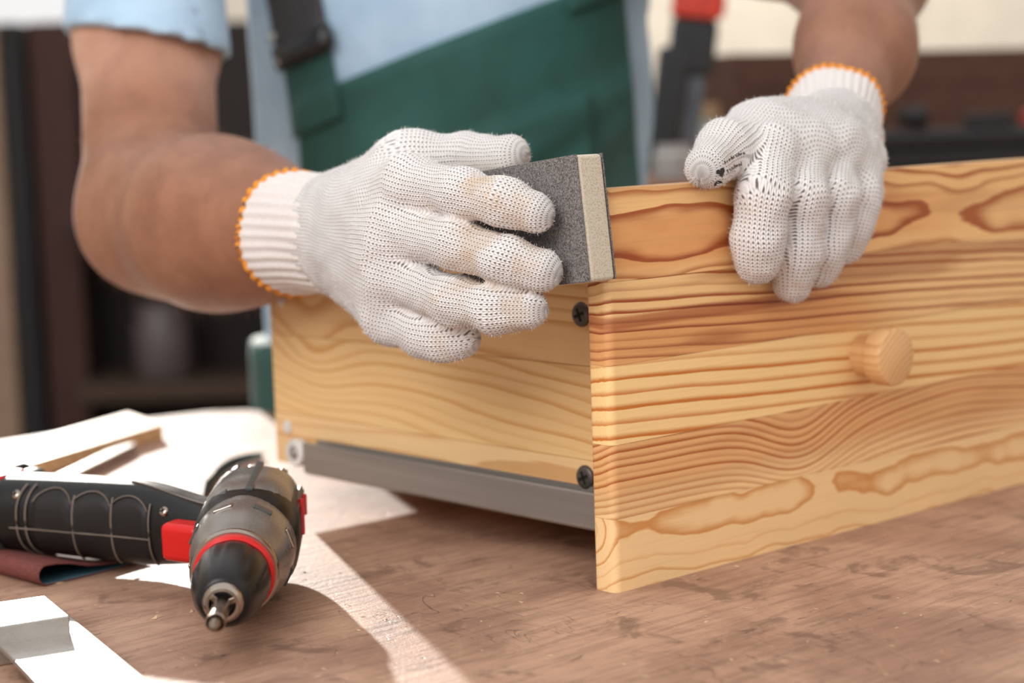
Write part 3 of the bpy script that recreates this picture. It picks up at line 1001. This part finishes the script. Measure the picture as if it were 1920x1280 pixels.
def field_mesh(name, V, Q, mat, parent=None, smooth_it=2):
    V = V.copy()
    E_ = np.concatenate([Q[:, [0, 1]], Q[:, [1, 2]], Q[:, [2, 3]], Q[:, [3, 0]]])
    E_ = np.concatenate([E_, E_[:, ::-1]])
    deg = np.bincount(E_[:, 0], minlength=len(V)).astype(float)
    for it in range(smooth_it * 2):
        s = np.stack([np.bincount(E_[:, 0], V[E_[:, 1], k], len(V)) for k in range(3)], 1) / deg[:, None]
        V += (s - V) * (0.5 if it % 2 == 0 else -0.52)
    me = bpy.data.meshes.new(name)
    me.vertices.add(len(V))
    me.vertices.foreach_set('co', V.astype(np.float32).ravel())
    me.loops.add(Q.size)
    me.loops.foreach_set('vertex_index', Q.astype(np.int32).ravel())
    me.polygons.add(len(Q))
    me.polygons.foreach_set('loop_start', np.arange(0, Q.size, 4, dtype=np.int32))
    me.update(calc_edges=True)
    me.validate()
    me.shade_smooth()
    o = finish(name, me, mat, parent)
    return o, V

# ---- joints (metres, world)
RH = {
    'index': [(-0.0514, 1.0087, 0.2140), (-0.0225, 0.9741, 0.2095), (-0.0016, 0.9566, 0.2046), (0.0130, 0.9508, 0.1998)],
    'middle': [(-0.0582, 1.0103, 0.1894), (-0.0262, 0.9730, 0.1834), (-0.0012, 0.9540, 0.1759), (0.0157, 0.9470, 0.1705)],
    'ring': [(-0.0625, 1.0166, 0.1639), (-0.0296, 0.9768, 0.1542), (-0.0076, 0.9581, 0.1506), (0.0081, 0.9525, 0.1506)],
    'pinky': [(-0.0668, 1.0260, 0.1429), (-0.0460, 1.0030, 0.1345), (-0.0355, 0.9950, 0.1328), (-0.0265, 0.9900, 0.1330)],
    'thumb': [(-0.0850, 1.0820, 0.1974), (-0.0532, 1.0513, 0.2223), (-0.0223, 1.0467, 0.2260), (0.0021, 1.0254, 0.2270)],
    'wrist': (-0.0887, 1.0750, 0.1837),
    'cuff': [(-0.0850, 1.0680, 0.1837), (-0.1098, 1.1050, 0.1838), (-0.1287, 1.1350, 0.1833)],
}
LH = {
    'index': [(0.1454, 1.0366, 0.2235), (0.1379, 1.0145, 0.2015), (0.1339, 1.0136, 0.1788), (0.1336, 1.0173, 0.1651)],
    'middle': [(0.1654, 1.0544, 0.2246), (0.1598, 1.0327, 0.1985), (0.1568, 1.0333, 0.1695), (0.1552, 1.0366, 0.1523)],
    'ring': [(0.1851, 1.0747, 0.2218), (0.1803, 1.0523, 0.1976), (0.1755, 1.0507, 0.1735), (0.1725, 1.0521, 0.1581)],
    'pinky': [(0.2036, 1.0965, 0.2158), (0.1979, 1.0720, 0.1980), (0.1927, 1.0681, 0.1824), (0.1883, 1.0661, 0.1685)],
    'thumb': [(0.1733, 1.1177, 0.2270), (0.1420, 1.0682, 0.2320), (0.1190, 1.0265, 0.2262), (0.1065, 1.0005, 0.2180)],
    'wrist': (0.1985, 1.1542, 0.2290),
    'cuff': [(0.1975, 1.1511, 0.2260), (0.2035, 1.1800, 0.2365), (0.2090, 1.2080, 0.2455)],
}
S_R, E_R, F_R = (-0.294, 1.620, 0.482), (-0.2498, 1.335, 0.1875), (-0.192, 1.235, 0.1850)
S_L, E_L, F_L = (0.1425, 1.63, 0.4450), (0.2640, 1.40, 0.3502), (0.2400, 1.30, 0.2842)
TL, TU = (-0.048, 1.700, -0.12), (-0.046, 1.690, 0.40)

# ---- materials
def skin_material():
    m = NT('tanned_skin')
    p = m.coord()
    x, y, z = m.sep(p)
    n = m.noise(p, 30.0, 4, .6)
    f = m.noise(p, 420.0, 3, .6)
    c = m.mix(m.sstep(n, .3, .7), srgb(190, 143, 121), srgb(206, 160, 138))
    tan = m.mix(m.sstep(n, .3, .7), srgb(138, 92, 69), srgb(156, 108, 83))
    c = m.mix(m.sstep(y, 1.43, 1.34), c, tan)  # darker forearms: part tan, part shading put into the colour
    c = m.mix(m.sstep(f, .5, .8) * .25, c, srgb(160, 98, 72))
    m.set(Base_Color=c, Roughness=.48, Subsurface_Weight=.12, Subsurface_Radius=(.01, .004, .002), Subsurface_Scale=.4, Specular_IOR_Level=.4, Sheen_Weight=.10, Sheen_Roughness=.3)
    m.bump(f, .25, .0006)
    return m.mat
def cloth(name, c0, c1, rough=.85, weave=900.0, sheen=.1):
    m = NT(name)
    p = m.coord()
    n = m.noise(p, 14.0, 4, .6)
    w = m.noise(p, weave, 2, .5)
    m.set(Base_Color=m.mix(m.sstep(n, .3, .7), c0, c1), Roughness=rough, Sheen_Weight=sheen)
    m.bump(w, .3, .0006)
    return m.mat
def knit_material():
    m = NT('white_knitted_cotton')
    uvn = m.node('ShaderNodeUVMap')
    uvn.uv_map = 'knit'
    X, Y_, _z = m.sep(Ex(m, uvn.outputs[0]))
    p = m.coord()
    jig = (m.noise(p, 120.0, 2) - 0.5) * 0.5
    U = Y_ / 0.00230 + jig
    V = X / 0.00195 + jig
    a = (U.fract() - 0.5).abs() * 2.0
    b = (V + a * 0.55).fract()
    strand = (b * math.pi).sin()
    wale = (a * math.pi).sin()
    height = strand.pow(.6) * 0.55 + wale * 0.45
    hole = m.sstep(a, .52, .85) * m.sstep(strand, .85, .35)
    fuzz = m.noise(p, 2600.0, 3, .7)
    big = m.noise(p, 42.0, 4, .6)
    c = m.mix(m.sstep(height, .15, .8), srgb(212, 203, 200), srgb(246, 242, 241))
    c = m.mix(hole * .95, c, srgb(92, 78, 74))  # shade in the gaps between stitches, painted as dark colour
    c = m.mix(m.sstep(fuzz, .55, .75) * .25, c, srgb(255, 252, 250))
    at = m.node('ShaderNodeAttribute', attribute_name='stain')
    st = Ex(m, at.outputs['Fac'])
    c = m.mix(m.sstep(big + st * .34, .62, 1.0) * .7, c, srgb(214, 178, 138))
    m.set(Base_Color=c, Roughness=.92, Sheen_Weight=.35, Sheen_Roughness=.6, Specular_IOR_Level=.2)
    m.bump(height + fuzz * .35 - hole * .5, .85, .0011)
    return m.mat
def cuff_material():
    m = NT('white_ribbed_cuff')
    p = m.coord()
    n = m.noise(p, 1500.0, 3, .7)
    b = m.noise(p, 60.0, 3)
    m.set(Base_Color=m.mix(m.sstep(n, .35, .65), srgb(214, 203, 200), srgb(242, 237, 234)), Roughness=.92, Sheen_Weight=.3)
    m.bump(n, .6, .0008)
    return m.mat
skin_m = skin_material()
shirt_m = cloth('light_blue_jersey', srgb(158, 186, 210), srgb(178, 204, 226), .9)
green_m = cloth('dark_green_workwear', srgb(18, 70, 64), srgb(26, 84, 78), .7, sheen=.15)
black_m = cloth('black_webbing', srgb(38, 36, 40), srgb(52, 49, 52), .6)
knit_m = knit_material()
cuff_m = cuff_material()
hem_m = plain('orange_overlock_thread', srgb(236, 150, 40), .85, bump=.6, bscale=1500)
fuzz_m = plain('white_yarn_fuzz', srgb(245, 240, 236), .9)

# ---- body: torso and both arms in one surface
def body():
    g = Grid((-0.36, 1.08, -0.30), (0.36, 1.86, 0.60), 0.0056)
    P = g.P
    d = cone_d(P, TL, TU, 0.160, 0.160, ((0, 1, 0), 1.5))
    d = smin(d, cone_d(P, (-0.26, 1.64, 0.485), (0.13, 1.66, 0.48), 0.036, 0.045), 0.03)
    d = smin(d, cone_d(P, (-0.06, 1.66, 0.47), (-0.07, 1.62, 0.60), 0.055, 0.05), 0.06)
    def arm(S_, E__, F_, C_, rs, side):
        a = cone_d(P, S_, tuple(np.array(S_) * .45 + np.array(E__) * .55), 0.045, rs[0])
        a = smin(a, cone_d(P, tuple(np.array(S_) * .45 + np.array(E__) * .55), E__, rs[0], rs[1]), 0.03)
        f = cone_d(P, E__, F_, rs[1], rs[2], ((1, 0, 0), 1.02))
        f = smin(f, cone_d(P, F_, C_, rs[2], rs[3]), 0.03)
        return smin(a, f, 0.030)
    d = smin(d, arm(S_R, E_R, F_R, RH['cuff'][1], (0.0500, 0.0475, 0.0425, 0.0265), 0), 0.03)
    bulge = cone_d(P, (-0.212, 1.285, 0.187), (-0.165, 1.20, 0.184), 0.0385, 0.0335)
    d = smin(d, bulge, 0.06)
    d = smin(d, arm(S_L, E_L, F_L, LH['cuff'][1], (0.052, 0.048, 0.0355, 0.0200), 1), 0.03)
    V, Q = nets(g, d)
    o, V = field_mesh('person', V, Q, skin_m, None, 3)
    return o
person = body()
tag(person, 'worker in light blue shirt, green overalls and white gloves sanding the drawer', 'person')

# ---- light blue shirt with short sleeves
def shirt():
    g = Grid((-0.38, 1.36, -0.18), (0.32, 1.88, 0.56), 0.0054)
    P = g.P
    d = cone_d(P, TL, TU, 0.172, 0.176, ((0, 1, 0), 1.48))
    d = smin(d, cone_d(P, (-0.26, 1.64, 0.475), (0.13, 1.66, 0.47), 0.056, 0.066), 0.04)
    dirn = np.array(E_R, np.float32) - np.array(S_R, np.float32)
    dirn /= np.linalg.norm(dirn)
    hem = np.array(S_R, np.float32) + dirn * 0.238
    sl = cone_d(P, S_R, tuple(hem + dirn * 0.05), 0.064, 0.0610)
    sl = np.maximum(sl, (P - hem) @ np.array([-0.20, -0.12, -0.97], np.float32))
    dl = np.array(E_L, np.float32) - np.array(S_L, np.float32)
    dl /= np.linalg.norm(dl)
    hl = np.array(S_L, np.float32) + dl * 0.15
    s2 = np.maximum(cone_d(P, S_L, tuple(hl + dl * .05), 0.066, 0.064), (P - hl) @ dl)
    d = smin(smin(d, sl, 0.012), s2, 0.02)
    q = P @ np.array([.5, .3, .8], np.float32)
    calm = np.where(P[:, 0] < -0.20, 0.25, 1.0) * np.where(P[:, 0] > 0.16, 0.25, 1.0)
    d = d + calm * (0.0040 * np.sin(q * 46 + 3 * wob(P, 9, 1.0)) * (0.4 + 0.6 * (wob(P, 7, 2.0) > 0)) + 0.005 * wob(P, 16, .5))
    inner = d + 0.0065
    cutL = np.maximum(-((P - hem) @ dirn) - 0.10, np.abs(sl + 0.0) - 10)
    tube_r = cone_d(P, tuple(hem - dirn * 0.07), tuple(hem + dirn * 0.1), 0.0525, 0.0535)
    tube_l = cone_d(P, tuple(hl - dl * 0.05), tuple(hl + dl * 0.1), 0.0535, 0.0545)
    d = np.maximum(d, -np.minimum(tube_r, tube_l))
    V, Q = nets(g, d)
    return field_mesh('shirt', V, Q, shirt_m, person, 3)[0]
shirt_o = shirt()

# ---- green overalls: trousers, bib, strap
def trousers():
    g = Grid((-0.30, 1.50, -0.90), (0.20, 1.96, 0.12), 0.0080)
    P = g.P
    d = cone_d(P, (-0.053, 1.705, -0.18), (-0.055, 1.70, 0.06), 0.182, 0.184, ((0, 1, 0), 1.42))
    d = smin(d, cone_d(P, (-0.150, 1.72, -0.18), (-0.165, 1.76, -0.96), 0.105, 0.075), 0.05)
    d = smin(d, cone_d(P, (0.045, 1.72, -0.18), (0.060, 1.78, -0.96), 0.105, 0.075), 0.05)
    d = d + 0.004 * wob(P, 22, 3.0)
    d = np.maximum(d, P[:, 2] - 0.06)
    d = np.maximum(d, FZ + 0.002 - P[:, 2])
    V, Q = nets(g, d)
    return field_mesh('overalls', V, Q, green_m, person, 2)[0]
overalls = trousers()

from mathutils.bvhtree import BVHTree
def patch(name, corners, nu, nv, mat, parent, off, thick, ripple=None):
    """cloth patch over the shirt front; corners (x, z): bottom-left, bottom-right, top-right, top-left"""
    bl, br, tr, tl = [np.array(c) for c in corners]
    Y = np.zeros((nv + 1, nu + 1))
    XZ = np.zeros((nv + 1, nu + 1, 2))
    for j in range(nv + 1):
        for i in range(nu + 1):
            s, t = i / nu, j / nv
            q = (bl * (1 - s) + br * s) * (1 - t) + (tl * (1 - s) + tr * s) * t
            XZ[j, i] = q
            best = 1.70
            for tree in TREES:
                h = tree.ray_cast(Vector((q[0], 1.535, q[1])), Vector((0, 1, 0)))
                if h[0] is not None:
                    best = min(best, h[0].y)
            Y[j, i] = best
    for it in range(6):
        Yp = np.pad(Y, 1, mode='edge')
        sm = (Yp[:-2, 1:-1] + Yp[2:, 1:-1] + Yp[1:-1, :-2] + Yp[1:-1, 2:]) / 4
        Y = np.minimum(Y, sm)
    v, f = [], []
    for layer in (0, 1):
        for j in range(nv + 1):
            for i in range(nu + 1):
                x, z = XZ[j, i]
                e = min(i, nu - i, j * 2, nv - j) / 2.0
                r = ripple(x, z) if ripple else 0.0
                v.append((x, Y[j, i] - off - r - (thick if layer == 0 else 0.0) * min(1, .35 + .65 * e), z))
    L = (nu + 1) * (nv + 1)
    for j in range(nv):
        for i in range(nu):
            a = j * (nu + 1) + i
            f.append((a, a + 1, a + nu + 2, a + nu + 1))
            f.append((L + a, L + a + nu + 1, L + a + nu + 2, L + a + 1))
    rim = [i for i in range(nu + 1)] + [j * (nu + 1) + nu for j in range(1, nv + 1)] + [nv * (nu + 1) + i for i in range(nu - 1, -1, -1)] + [j * (nu + 1) for j in range(nv - 1, 0, -1)]
    for k in range(len(rim)):
        a, b = rim[k], rim[(k + 1) % len(rim)]
        f.append((a, L + a, L + b, b))
    o = mesh_obj(name, v, f, mat, parent, smooth=True)
    return o
def tree_of(o):
    return BVHTree.FromPolygons([v.co[:] for v in o.data.vertices], [p.vertices[:] for p in o.data.polygons])
TREES = [tree_of(shirt_o), tree_of(overalls)]
def ripple(x, z):
    q = z - 0.36 * x
    a = 0.0065 * math.exp(-((q - 0.235) / 0.010) ** 2) * (0.5 + 0.5 * math.sin(x * 30 + 1))
    b = 0.010 * math.exp(-((q - 0.205 - .25 * x) / 0.016) ** 2) * max(0, min(1, (x + .06) / .08))
    c = 0.012 * math.exp(-((q - 0.150 - .5 * x) / 0.022) ** 2) * max(0, min(1, (x + .08) / .08))
    return a + b + c + 0.0016 * math.sin(60 * q + 7 * math.sin(14 * x))
bib = patch('bib', ((-0.176, -0.05), (0.134, -0.05), (0.1035, 0.364), (-0.1735, 0.268)), 64, 80, green_m, overalls, 0.004, 0.003, ripple)
patch('pocket', ((-0.10, 0.05), (0.075, 0.10), (0.072, 0.268), (-0.085, 0.212)), 24, 24, green_m, bib, 0.0090, 0.0016, ripple)
TREES.append(tree_of(bib))
strap_g = patch('shoulder_strap', ((-0.1785, 0.235), (-0.1345, 0.252), (-0.1440, 0.327), (-0.1870, 0.312)), 12, 20, green_m, overalls, 0.003, 0.002)
TREES.append(tree_of(strap_g))
patch('webbing', ((-0.1880, 0.292), (-0.1420, 0.308), (-0.1760, 0.535), (-0.2220, 0.520)), 12, 50, black_m, strap_g, 0.0045, 0.002)
strap_h = patch('shoulder_strap', ((0.056, 0.330), (0.1010, 0.346), (0.1080, 0.430), (0.0640, 0.415)), 12, 20, green_m, overalls, 0.003, 0.002)
patch('webbing', ((0.0620, 0.400), (0.1080, 0.415), (0.1250, 0.535), (0.0800, 0.525)), 12, 40, black_m, strap_h, 0.0045, 0.002)
bk = patch('buckle', ((-0.1905, 0.293), (-0.1375, 0.312), (-0.1415, 0.330), (-0.1945, 0.311)), 10, 6, plain('black_buckle', srgb(30, 28, 30), .35), strap_g, 0.008, 0.006)
for xx, zz in ((-0.186, 0.300), (-0.193, 0.322)):
    h = min(t.ray_cast(Vector((xx, 1.2, zz)), Vector((0, 1, 0)))[0].y for t in TREES if t.ray_cast(Vector((xx, 1.2, zz)), Vector((0, 1, 0)))[0] is not None)
    st = lathe('stud', [(0, .005), (.003, .0048), (.005, .003)], plain('bright_stud', srgb(190, 188, 184), .25, .9), strap_g, 16)
    st.rotation_euler = (0, 0, -math.pi / 2)
    st.location = (xx, h - .010, zz)

# ---- gloves
def make_glove(J, dorsal, label, lo, hi, seed):
    D_ = np.array(dorsal, float)
    D_ /= np.linalg.norm(D_)
    g = Grid(lo, hi, 0.00155)
    P = g.P
    wr = np.array(J['wrist'])
    names = ['index', 'middle', 'ring', 'pinky']
    lat_all = np.array(J['index'][0]) - np.array(J['pinky'][0])
    lat_all /= np.linalg.norm(lat_all)
    bones = []      # (a, b, ra, rb, rest x0, rest x1, rest y, kind)
    palm = None
    def add(cur, a, b, ra, rb, k, flat=None):
        q = cone_d(P, a, b, ra, rb, flat)
        return q if cur is None else smin(cur, q, k)
    spread = [0.013, 0.005, -0.005, -0.013]
    mr = J.get('mr', 0.0175)
    for i, nm in enumerate(names):
        a = wr + lat_all * spread[i]
        b = np.array(J[nm][0])
        palm = add(palm, a, b, mr, J.get('knuckle', 0.0142), 0.016)
        bones.append((a, b, 0.0185, 0.0138, -0.088, 0.0, (1.5 - i) * 0.021, 'palm'))
    # heel of the hand and web filling, on the palm side
    pc = sum(np.array(J[nm][0]) for nm in names) / 4
    palm = add(palm, wr * .6 + pc * .4 - D_ * 0.006, pc * .85 + wr * .15 - D_ * 0.004, J.get('heel', 0.024), 0.022, 0.02)
    th = [np.array(q) for q in J['thumb']]
    palm = add(palm, th[0], th[1], 0.0195, 0.0150, 0.022)
    bones.append((th[0], th[1], 0.0195, 0.015, -0.085, -0.025, 0.052, 'palm'))
    palm = add(palm, th[1], np.array(J['index'][0]) * .55 + wr * .45, 0.0125, 0.015, 0.02)
    cz = [np.array(q) for q in J['cuff']]
    palm = add(palm, cz[0], cz[0] * .5 + cz[1] * .5, J.get('wr', 0.0325) * .80, J.get('wr', 0.0325) * .80, 0.02)
    bones.append((cz[1], cz[0], 0.03, 0.03, -0.12, -0.09, 0.0, 'palm'))
    R_ = J.get('radii') or {'index': (.0136, .0122, .0117, .0106), 'middle': (.0138, .0125, .0120, .0110), 'ring': (.0134, .0123, .0118, .0106), 'pinky': (.0128, .0122, .0116, .0106), 'thumb': (.0150, .0136, .0128, .0114)}
    parts = []
    for i, nm in enumerate(names + ['thumb']):
        c = [np.array(q) for q in J[nm]]
        r = R_[nm]
        fd = None
        x0 = 0.0 if nm != 'thumb' else -0.025
        y0 = (1.5 - i) * 0.0235 if nm != 'thumb' else 0.052
        for k in range(3):
            if nm == 'thumb' and k == 0:
                continue
            fd = add(fd, c[k], c[k + 1], r[k], r[k + 1], J.get('fk', 0.007))
            L_ = float(np.linalg.norm(c[k + 1] - c[k]))
            bones.append((c[k], c[k + 1], r[k], r[k + 1], x0, x0 + L_, y0, nm))
            x0 += L_
        parts.append(smin(palm, fd, 0.011 if nm != 'thumb' else 0.014))
    d = parts[0]
    for q in parts[1:]:
        d = smin(d, q, 0.0022)
    d = d + 0.0007 * wob(P, 150, seed) + 0.0006 * wob(P, 330, seed + 1)
    V, Q = nets(g, d)
    gl, V = field_mesh('glove', V, Q, knit_m, person, 2)
    gl['label'] = label
    # knit coordinates: blend of each bone's unrolled position
    W_ = np.zeros(len(V))
    UV = np.zeros((len(V), 2))
    stain = np.zeros(len(V))
    for a, b, ra, rb, x0, x1, y0, kind in bones:
        t = b - a
        L_ = np.linalg.norm(t)
        t = t / L_
        lat = np.cross(t, D_)
        lat /= np.linalg.norm(lat)
        if lat @ lat_all < 0:
            lat = -lat
        dr = np.cross(lat, t)
        if dr @ D_ < 0:
            dr = -dr
        s = (V - a) @ t
        h = np.clip(s / L_, 0, 1)
        vv = (V - a) - s[:, None] * t
        dist = cone_d(V.astype(np.float32), a, b, ra, rb)
        if kind != 'palm':
            dist = dist + np.maximum(0, np.maximum(s - L_, -s)) * 0.9
        else:
            dist = dist + np.maximum(0, s - L_) * 0.7
        w = np.exp(-np.clip(dist, 0, .08) / J.get('uvs', 0.0042)) + 1e-9
        if kind == 'palm':
            yy = y0 + vv @ lat
        else:
            yy = y0 + (ra + rb) * .5 * np.arctan2(vv @ lat, vv @ dr)
        xx = x0 + (x1 - x0) * s / L_
        UV += np.stack([xx, yy], 1) * w[:, None]
        W_ += w
        if kind not in ('palm',):
            stain = np.maximum(stain, np.exp(-np.clip(dist, 0, .05) / .004) * np.clip((xx - 0.02) / 0.05, 0, 1))
    UV /= W_[:, None]
    uvl = gl.data.uv_layers.new(name='knit')
    li = np.empty(len(gl.data.loops), np.int32)
    gl.data.loops.foreach_get('vertex_index', li)
    uvl.data.foreach_set('uv', UV[li].astype(np.float32).ravel())
    at = gl.data.attributes.new('stain', 'FLOAT', 'POINT')
    at.data.foreach_set('value', stain.astype(np.float32))
    # ribbed cuff
    ax = [Vector(q) for q in J['cuff']]
    wr_ = J.get('wr', 0.0325)
    nA, nR = 168, 16
    upv = Vector(tuple(D_))
    rings = []
    for j in range(nR + 1):
        t = j / nR
        if t < .5:
            c = ax[0].lerp(ax[1], t * 2)
            tan = ax[1] - ax[0]
        else:
            c = ax[1].lerp(ax[2], t * 2 - 1)
            tan = ax[2] - ax[1]
        tan = ((ax[1] - ax[0]).normalized().lerp((ax[2] - ax[1]).normalized(), t)).normalized()
        tan = (tan + Vector(J.get('hemtilt', (0, 0, 0))) * t).normalized()
        e1 = tan.cross(upv).normalized()
        e2 = e1.cross(tan).normalized()
        base = wr_ * (0.97 - 0.05 * math.sin(math.pi * min(1, t * 1.1)) + 0.05 * t - 0.16 * max(0, 1 - t / 0.22) ** 2)
        ring = []
        for k in range(nA):
            a = 2 * math.pi * k / nA
            rr = base + 0.0008 * math.cos(a * 34) + 0.0006 * math.sin(a * 5 + t * 4)
            sq = J.get('cuffsq', 0.96)
            ring.append(tuple(c + e1 * (rr * math.cos(a)) + e2 * (rr * sq * math.sin(a))))
        rings.append(ring)
    inner = [[tuple(Vector(p).lerp(sum((Vector(q) for q in r), Vector()) / nA, 0.06)) for p in r] for r in rings[::-1]]
    cf = loft('cuff', rings + inner[:6], cuff_m, gl, sharp=80, caps=False)
    cf['label'] = 'white ribbed knit cuff'
    last = rings[-1]
    hem_pts = [Vector(last[k]) for k in range(0, nA, 1)]
    hp, hr = [], []
    for k, q in enumerate(hem_pts):
        hp.append(q + Vector((0, 0, 0)))
        hr.append(0.0017 + 0.00055 * math.sin(k * 2 * math.pi / 4.0) + 0.0003 * math.sin(k * 1.3))
    hm = tube('hem', hp, hr, hem_m, gl, n=8, closed=True)
    hm['label'] = 'orange overlocked hem of the glove cuff'
    # loose yarn fibres
    rnd = np.random.RandomState(int(seed * 10) + 3)
    N_ = 8000
    pid = rnd.randint(0, len(Q), N_)
    cent = V[Q[pid]].mean(1)
    nr = np.cross(V[Q[pid, 2]] - V[Q[pid, 0]], V[Q[pid, 3]] - V[Q[pid, 1]])
    nr /= np.linalg.norm(nr, axis=1)[:, None] + 1e-12
    rv = rnd.normal(size=(N_, 3))
    side = np.cross(nr, rv)
    side /= np.linalg.norm(side, axis=1)[:, None]
    ln = rnd.uniform(.0006, .0026, N_)[:, None]
    wd = 0.00008
    tip = cent + nr * ln * rnd.uniform(.4, 1.0, (N_, 1)) + side * ln * .7
    mid = cent + nr * ln * .5 + side * ln * .15
    s2 = np.cross(nr, side)
    fv = np.concatenate([cent - s2 * wd, cent + s2 * wd, mid + s2 * wd, mid - s2 * wd, tip])
    ff = [(i, i + N_, i + 2 * N_, i + 3 * N_) for i in range(N_)] + [(i + 3 * N_, i + 2 * N_, i + 4 * N_) for i in range(N_)]
    fz = mesh_obj('yarn_fuzz', fv.tolist(), ff, fuzz_m, gl)
    fz['kind'] = 'stuff'
    return gl
RH['wr'] = 0.0360
LH['wr'] = 0.0300
LH['fk'] = 0.012
LH['uvs'] = 0.0065
LH['mr'] = 0.0135
LH['heel'] = 0.0150
LH['knuckle'] = 0.0140
LH['cuffsq'] = 0.90
LH['radii'] = {'index': (.0136, .0128, .0124, .0114), 'middle': (.0136, .0128, .0124, .0114), 'ring': (.0132, .0126, .0122, .0112), 'pinky': (.0124, .0120, .0116, .0108), 'thumb': (.0156, .0146, .0138, .0122)}
RH['hemtilt'] = (0.10, -0.12, 0.0)
LH['hemtilt'] = (0, 0, 0)
make_glove(RH, (-0.80, -0.58, 0.12), 'white knitted glove holding the sanding block', (-0.145, 0.925, 0.105), (0.03, 1.135, 0.262), 1.0)
make_glove(LH, (-0.05, -0.75, 0.66), 'white knitted glove gripping the top of the drawer front', (0.085, 0.975, 0.125), (0.245, 1.225, 0.285), 2.0)

# ------------------------------------------------------------------ dark print on the thumb of the gripping glove
def thumb_print():
    gl = [o for o in person.children if o.name.startswith('glove')][1]
    tree = tree_of(gl)
    eye = Vector((0.02, 0.0, 0.26))
    org = Vector((0.1165, 1.0130, 0.2160))        # on the inner side of the thumb
    ex = Vector((0.85, 0.45, 0.30)).normalized()   # along the thumb towards its root
    ez = Vector((-0.30, 0.0, 0.95)).normalized()
    ink = plain('dark_grey_glove_print', srgb(52, 50, 52), .9, bump=.4, bscale=1500)
    v, f = [], []
    def blob(pts):
        base = len(v)
        out = []
        for a, b in pts:
            q = org + ex * a + ez * b
            d = (q - eye).normalized()
            h = tree.ray_cast(eye, d)
            if h[0] is None:
                return
            out.append(h[0] - d * 0.0004)
        v.extend(out)
        f.append(tuple(range(base, base + len(out))))
    def stroke(a0, b0, a1, b1, w):
        t = Vector((a1 - a0, b1 - b0)).normalized() * w
        blob([(a0 - t.y, b0 + t.x), (a0 + t.y, b0 - t.x), (a1 + t.y, b1 - t.x), (a1 - t.y, b1 + t.x)])
    # heart
    hp = []
    for k in range(20):
        t = 2 * math.pi * k / 20
        hp.append((0.00018 * 16 * math.sin(t) ** 3 - 0.0035, 0.00018 * (13 * math.cos(t) - 5 * math.cos(2 * t) - 2 * math.cos(3 * t) - math.cos(4 * t)) - 0.001))
    c = (sum(p[0] for p in hp) / 20, sum(p[1] for p in hp) / 20)
    for k in range(20):
        blob([c, hp[k], hp[(k + 1) % 20]])
    # second emblem below it
    for k in range(10):
        t0, t1 = math.pi * k / 10, math.pi * (k + 1) / 10
        blob([(-0.0072, -0.0060), (-0.0072 + .0028 * math.cos(t0), -0.0066 + .0022 * math.sin(t0)), (-0.0072 + .0028 * math.cos(t1), -0.0066 + .0022 * math.sin(t1))])
    # two arched rows of small lettering, too worn to read
    rnd = random.Random(5)
    for row, (n, b0) in enumerate(((9, 0.0016), (7, -0.0034))):
        for k in range(n):
            a = 0.0008 + k * 0.00165
            b = b0 + 0.0016 * math.sin(math.pi * (k + 1) / (n + 4))
            hgt = 0.0020 if k % 3 == 0 else 0.0014
            stroke(a, b, a + .0003, b + hgt, .00026)
            if rnd.random() < .75:
                stroke(a + .0002, b + hgt * .5, a + .0009, b + hgt * .6, .00022)
            if rnd.random() < .5:
                stroke(a + .0009, b, a + .0010, b + hgt * .6, .00024)
    if f:
        o = mesh_obj('printed_mark', v, f, ink, gl)
        o['label'] = 'dark heart emblem and worn lettering printed on the thumb'
thumb_print()

# ------------------------------------------------------------------ fine arm hair
def arm_hair():
    me = person.data
    n = len(me.vertices)
    co = np.empty(n * 3)
    me.vertices.foreach_get('co', co)
    co = co.reshape(-1, 3)
    no = np.empty(n * 3)
    me.vertices.foreach_get('normal', no)
    no = no.reshape(-1, 3)
    rnd = np.random.RandomState(7)
    ok = np.where(((co[:, 0] < -0.12) & (co[:, 2] < 0.285) & (co[:, 1] < 1.50) & (co[:, 1] > 1.15)) | ((co[:, 0] > 0.18) & (co[:, 1] < 1.42) & (co[:, 1] > 1.24)))[0]
    N_ = 4200
    i = ok[rnd.randint(0, len(ok), N_)]
    p = co[i] + rnd.normal(size=(N_, 3)) * .0012
    nr = no[i]
    flow = np.array([0.25, -0.45, -0.85])
    ln = rnd.uniform(.004, .011, N_)[:, None]
    d1 = nr * .55 + flow * .5 + rnd.normal(size=(N_, 3)) * .22
    d1 /= np.linalg.norm(d1, axis=1)[:, None]
    d2 = nr * .15 + flow * .9 + rnd.normal(size=(N_, 3)) * .25
    d2 /= np.linalg.norm(d2, axis=1)[:, None]
    sd = np.cross(d1, nr)
    sd /= np.linalg.norm(sd, axis=1)[:, None] + 1e-9
    w = .00006
    mid = p + d1 * ln * .5
    tip = mid + d2 * ln * .5
    v = np.concatenate([p - sd * w, p + sd * w, mid + sd * w, mid - sd * w, tip])
    f = [(k, k + N_, k + 2 * N_, k + 3 * N_) for k in range(N_)] + [(k + 3 * N_, k + 2 * N_, k + 4 * N_) for k in range(N_)]
    o = mesh_obj('arm_hair', v.tolist(), f, plain('brown_arm_hair', srgb(118, 88, 66), .5), person)
    o['kind'] = 'stuff'
arm_hair()
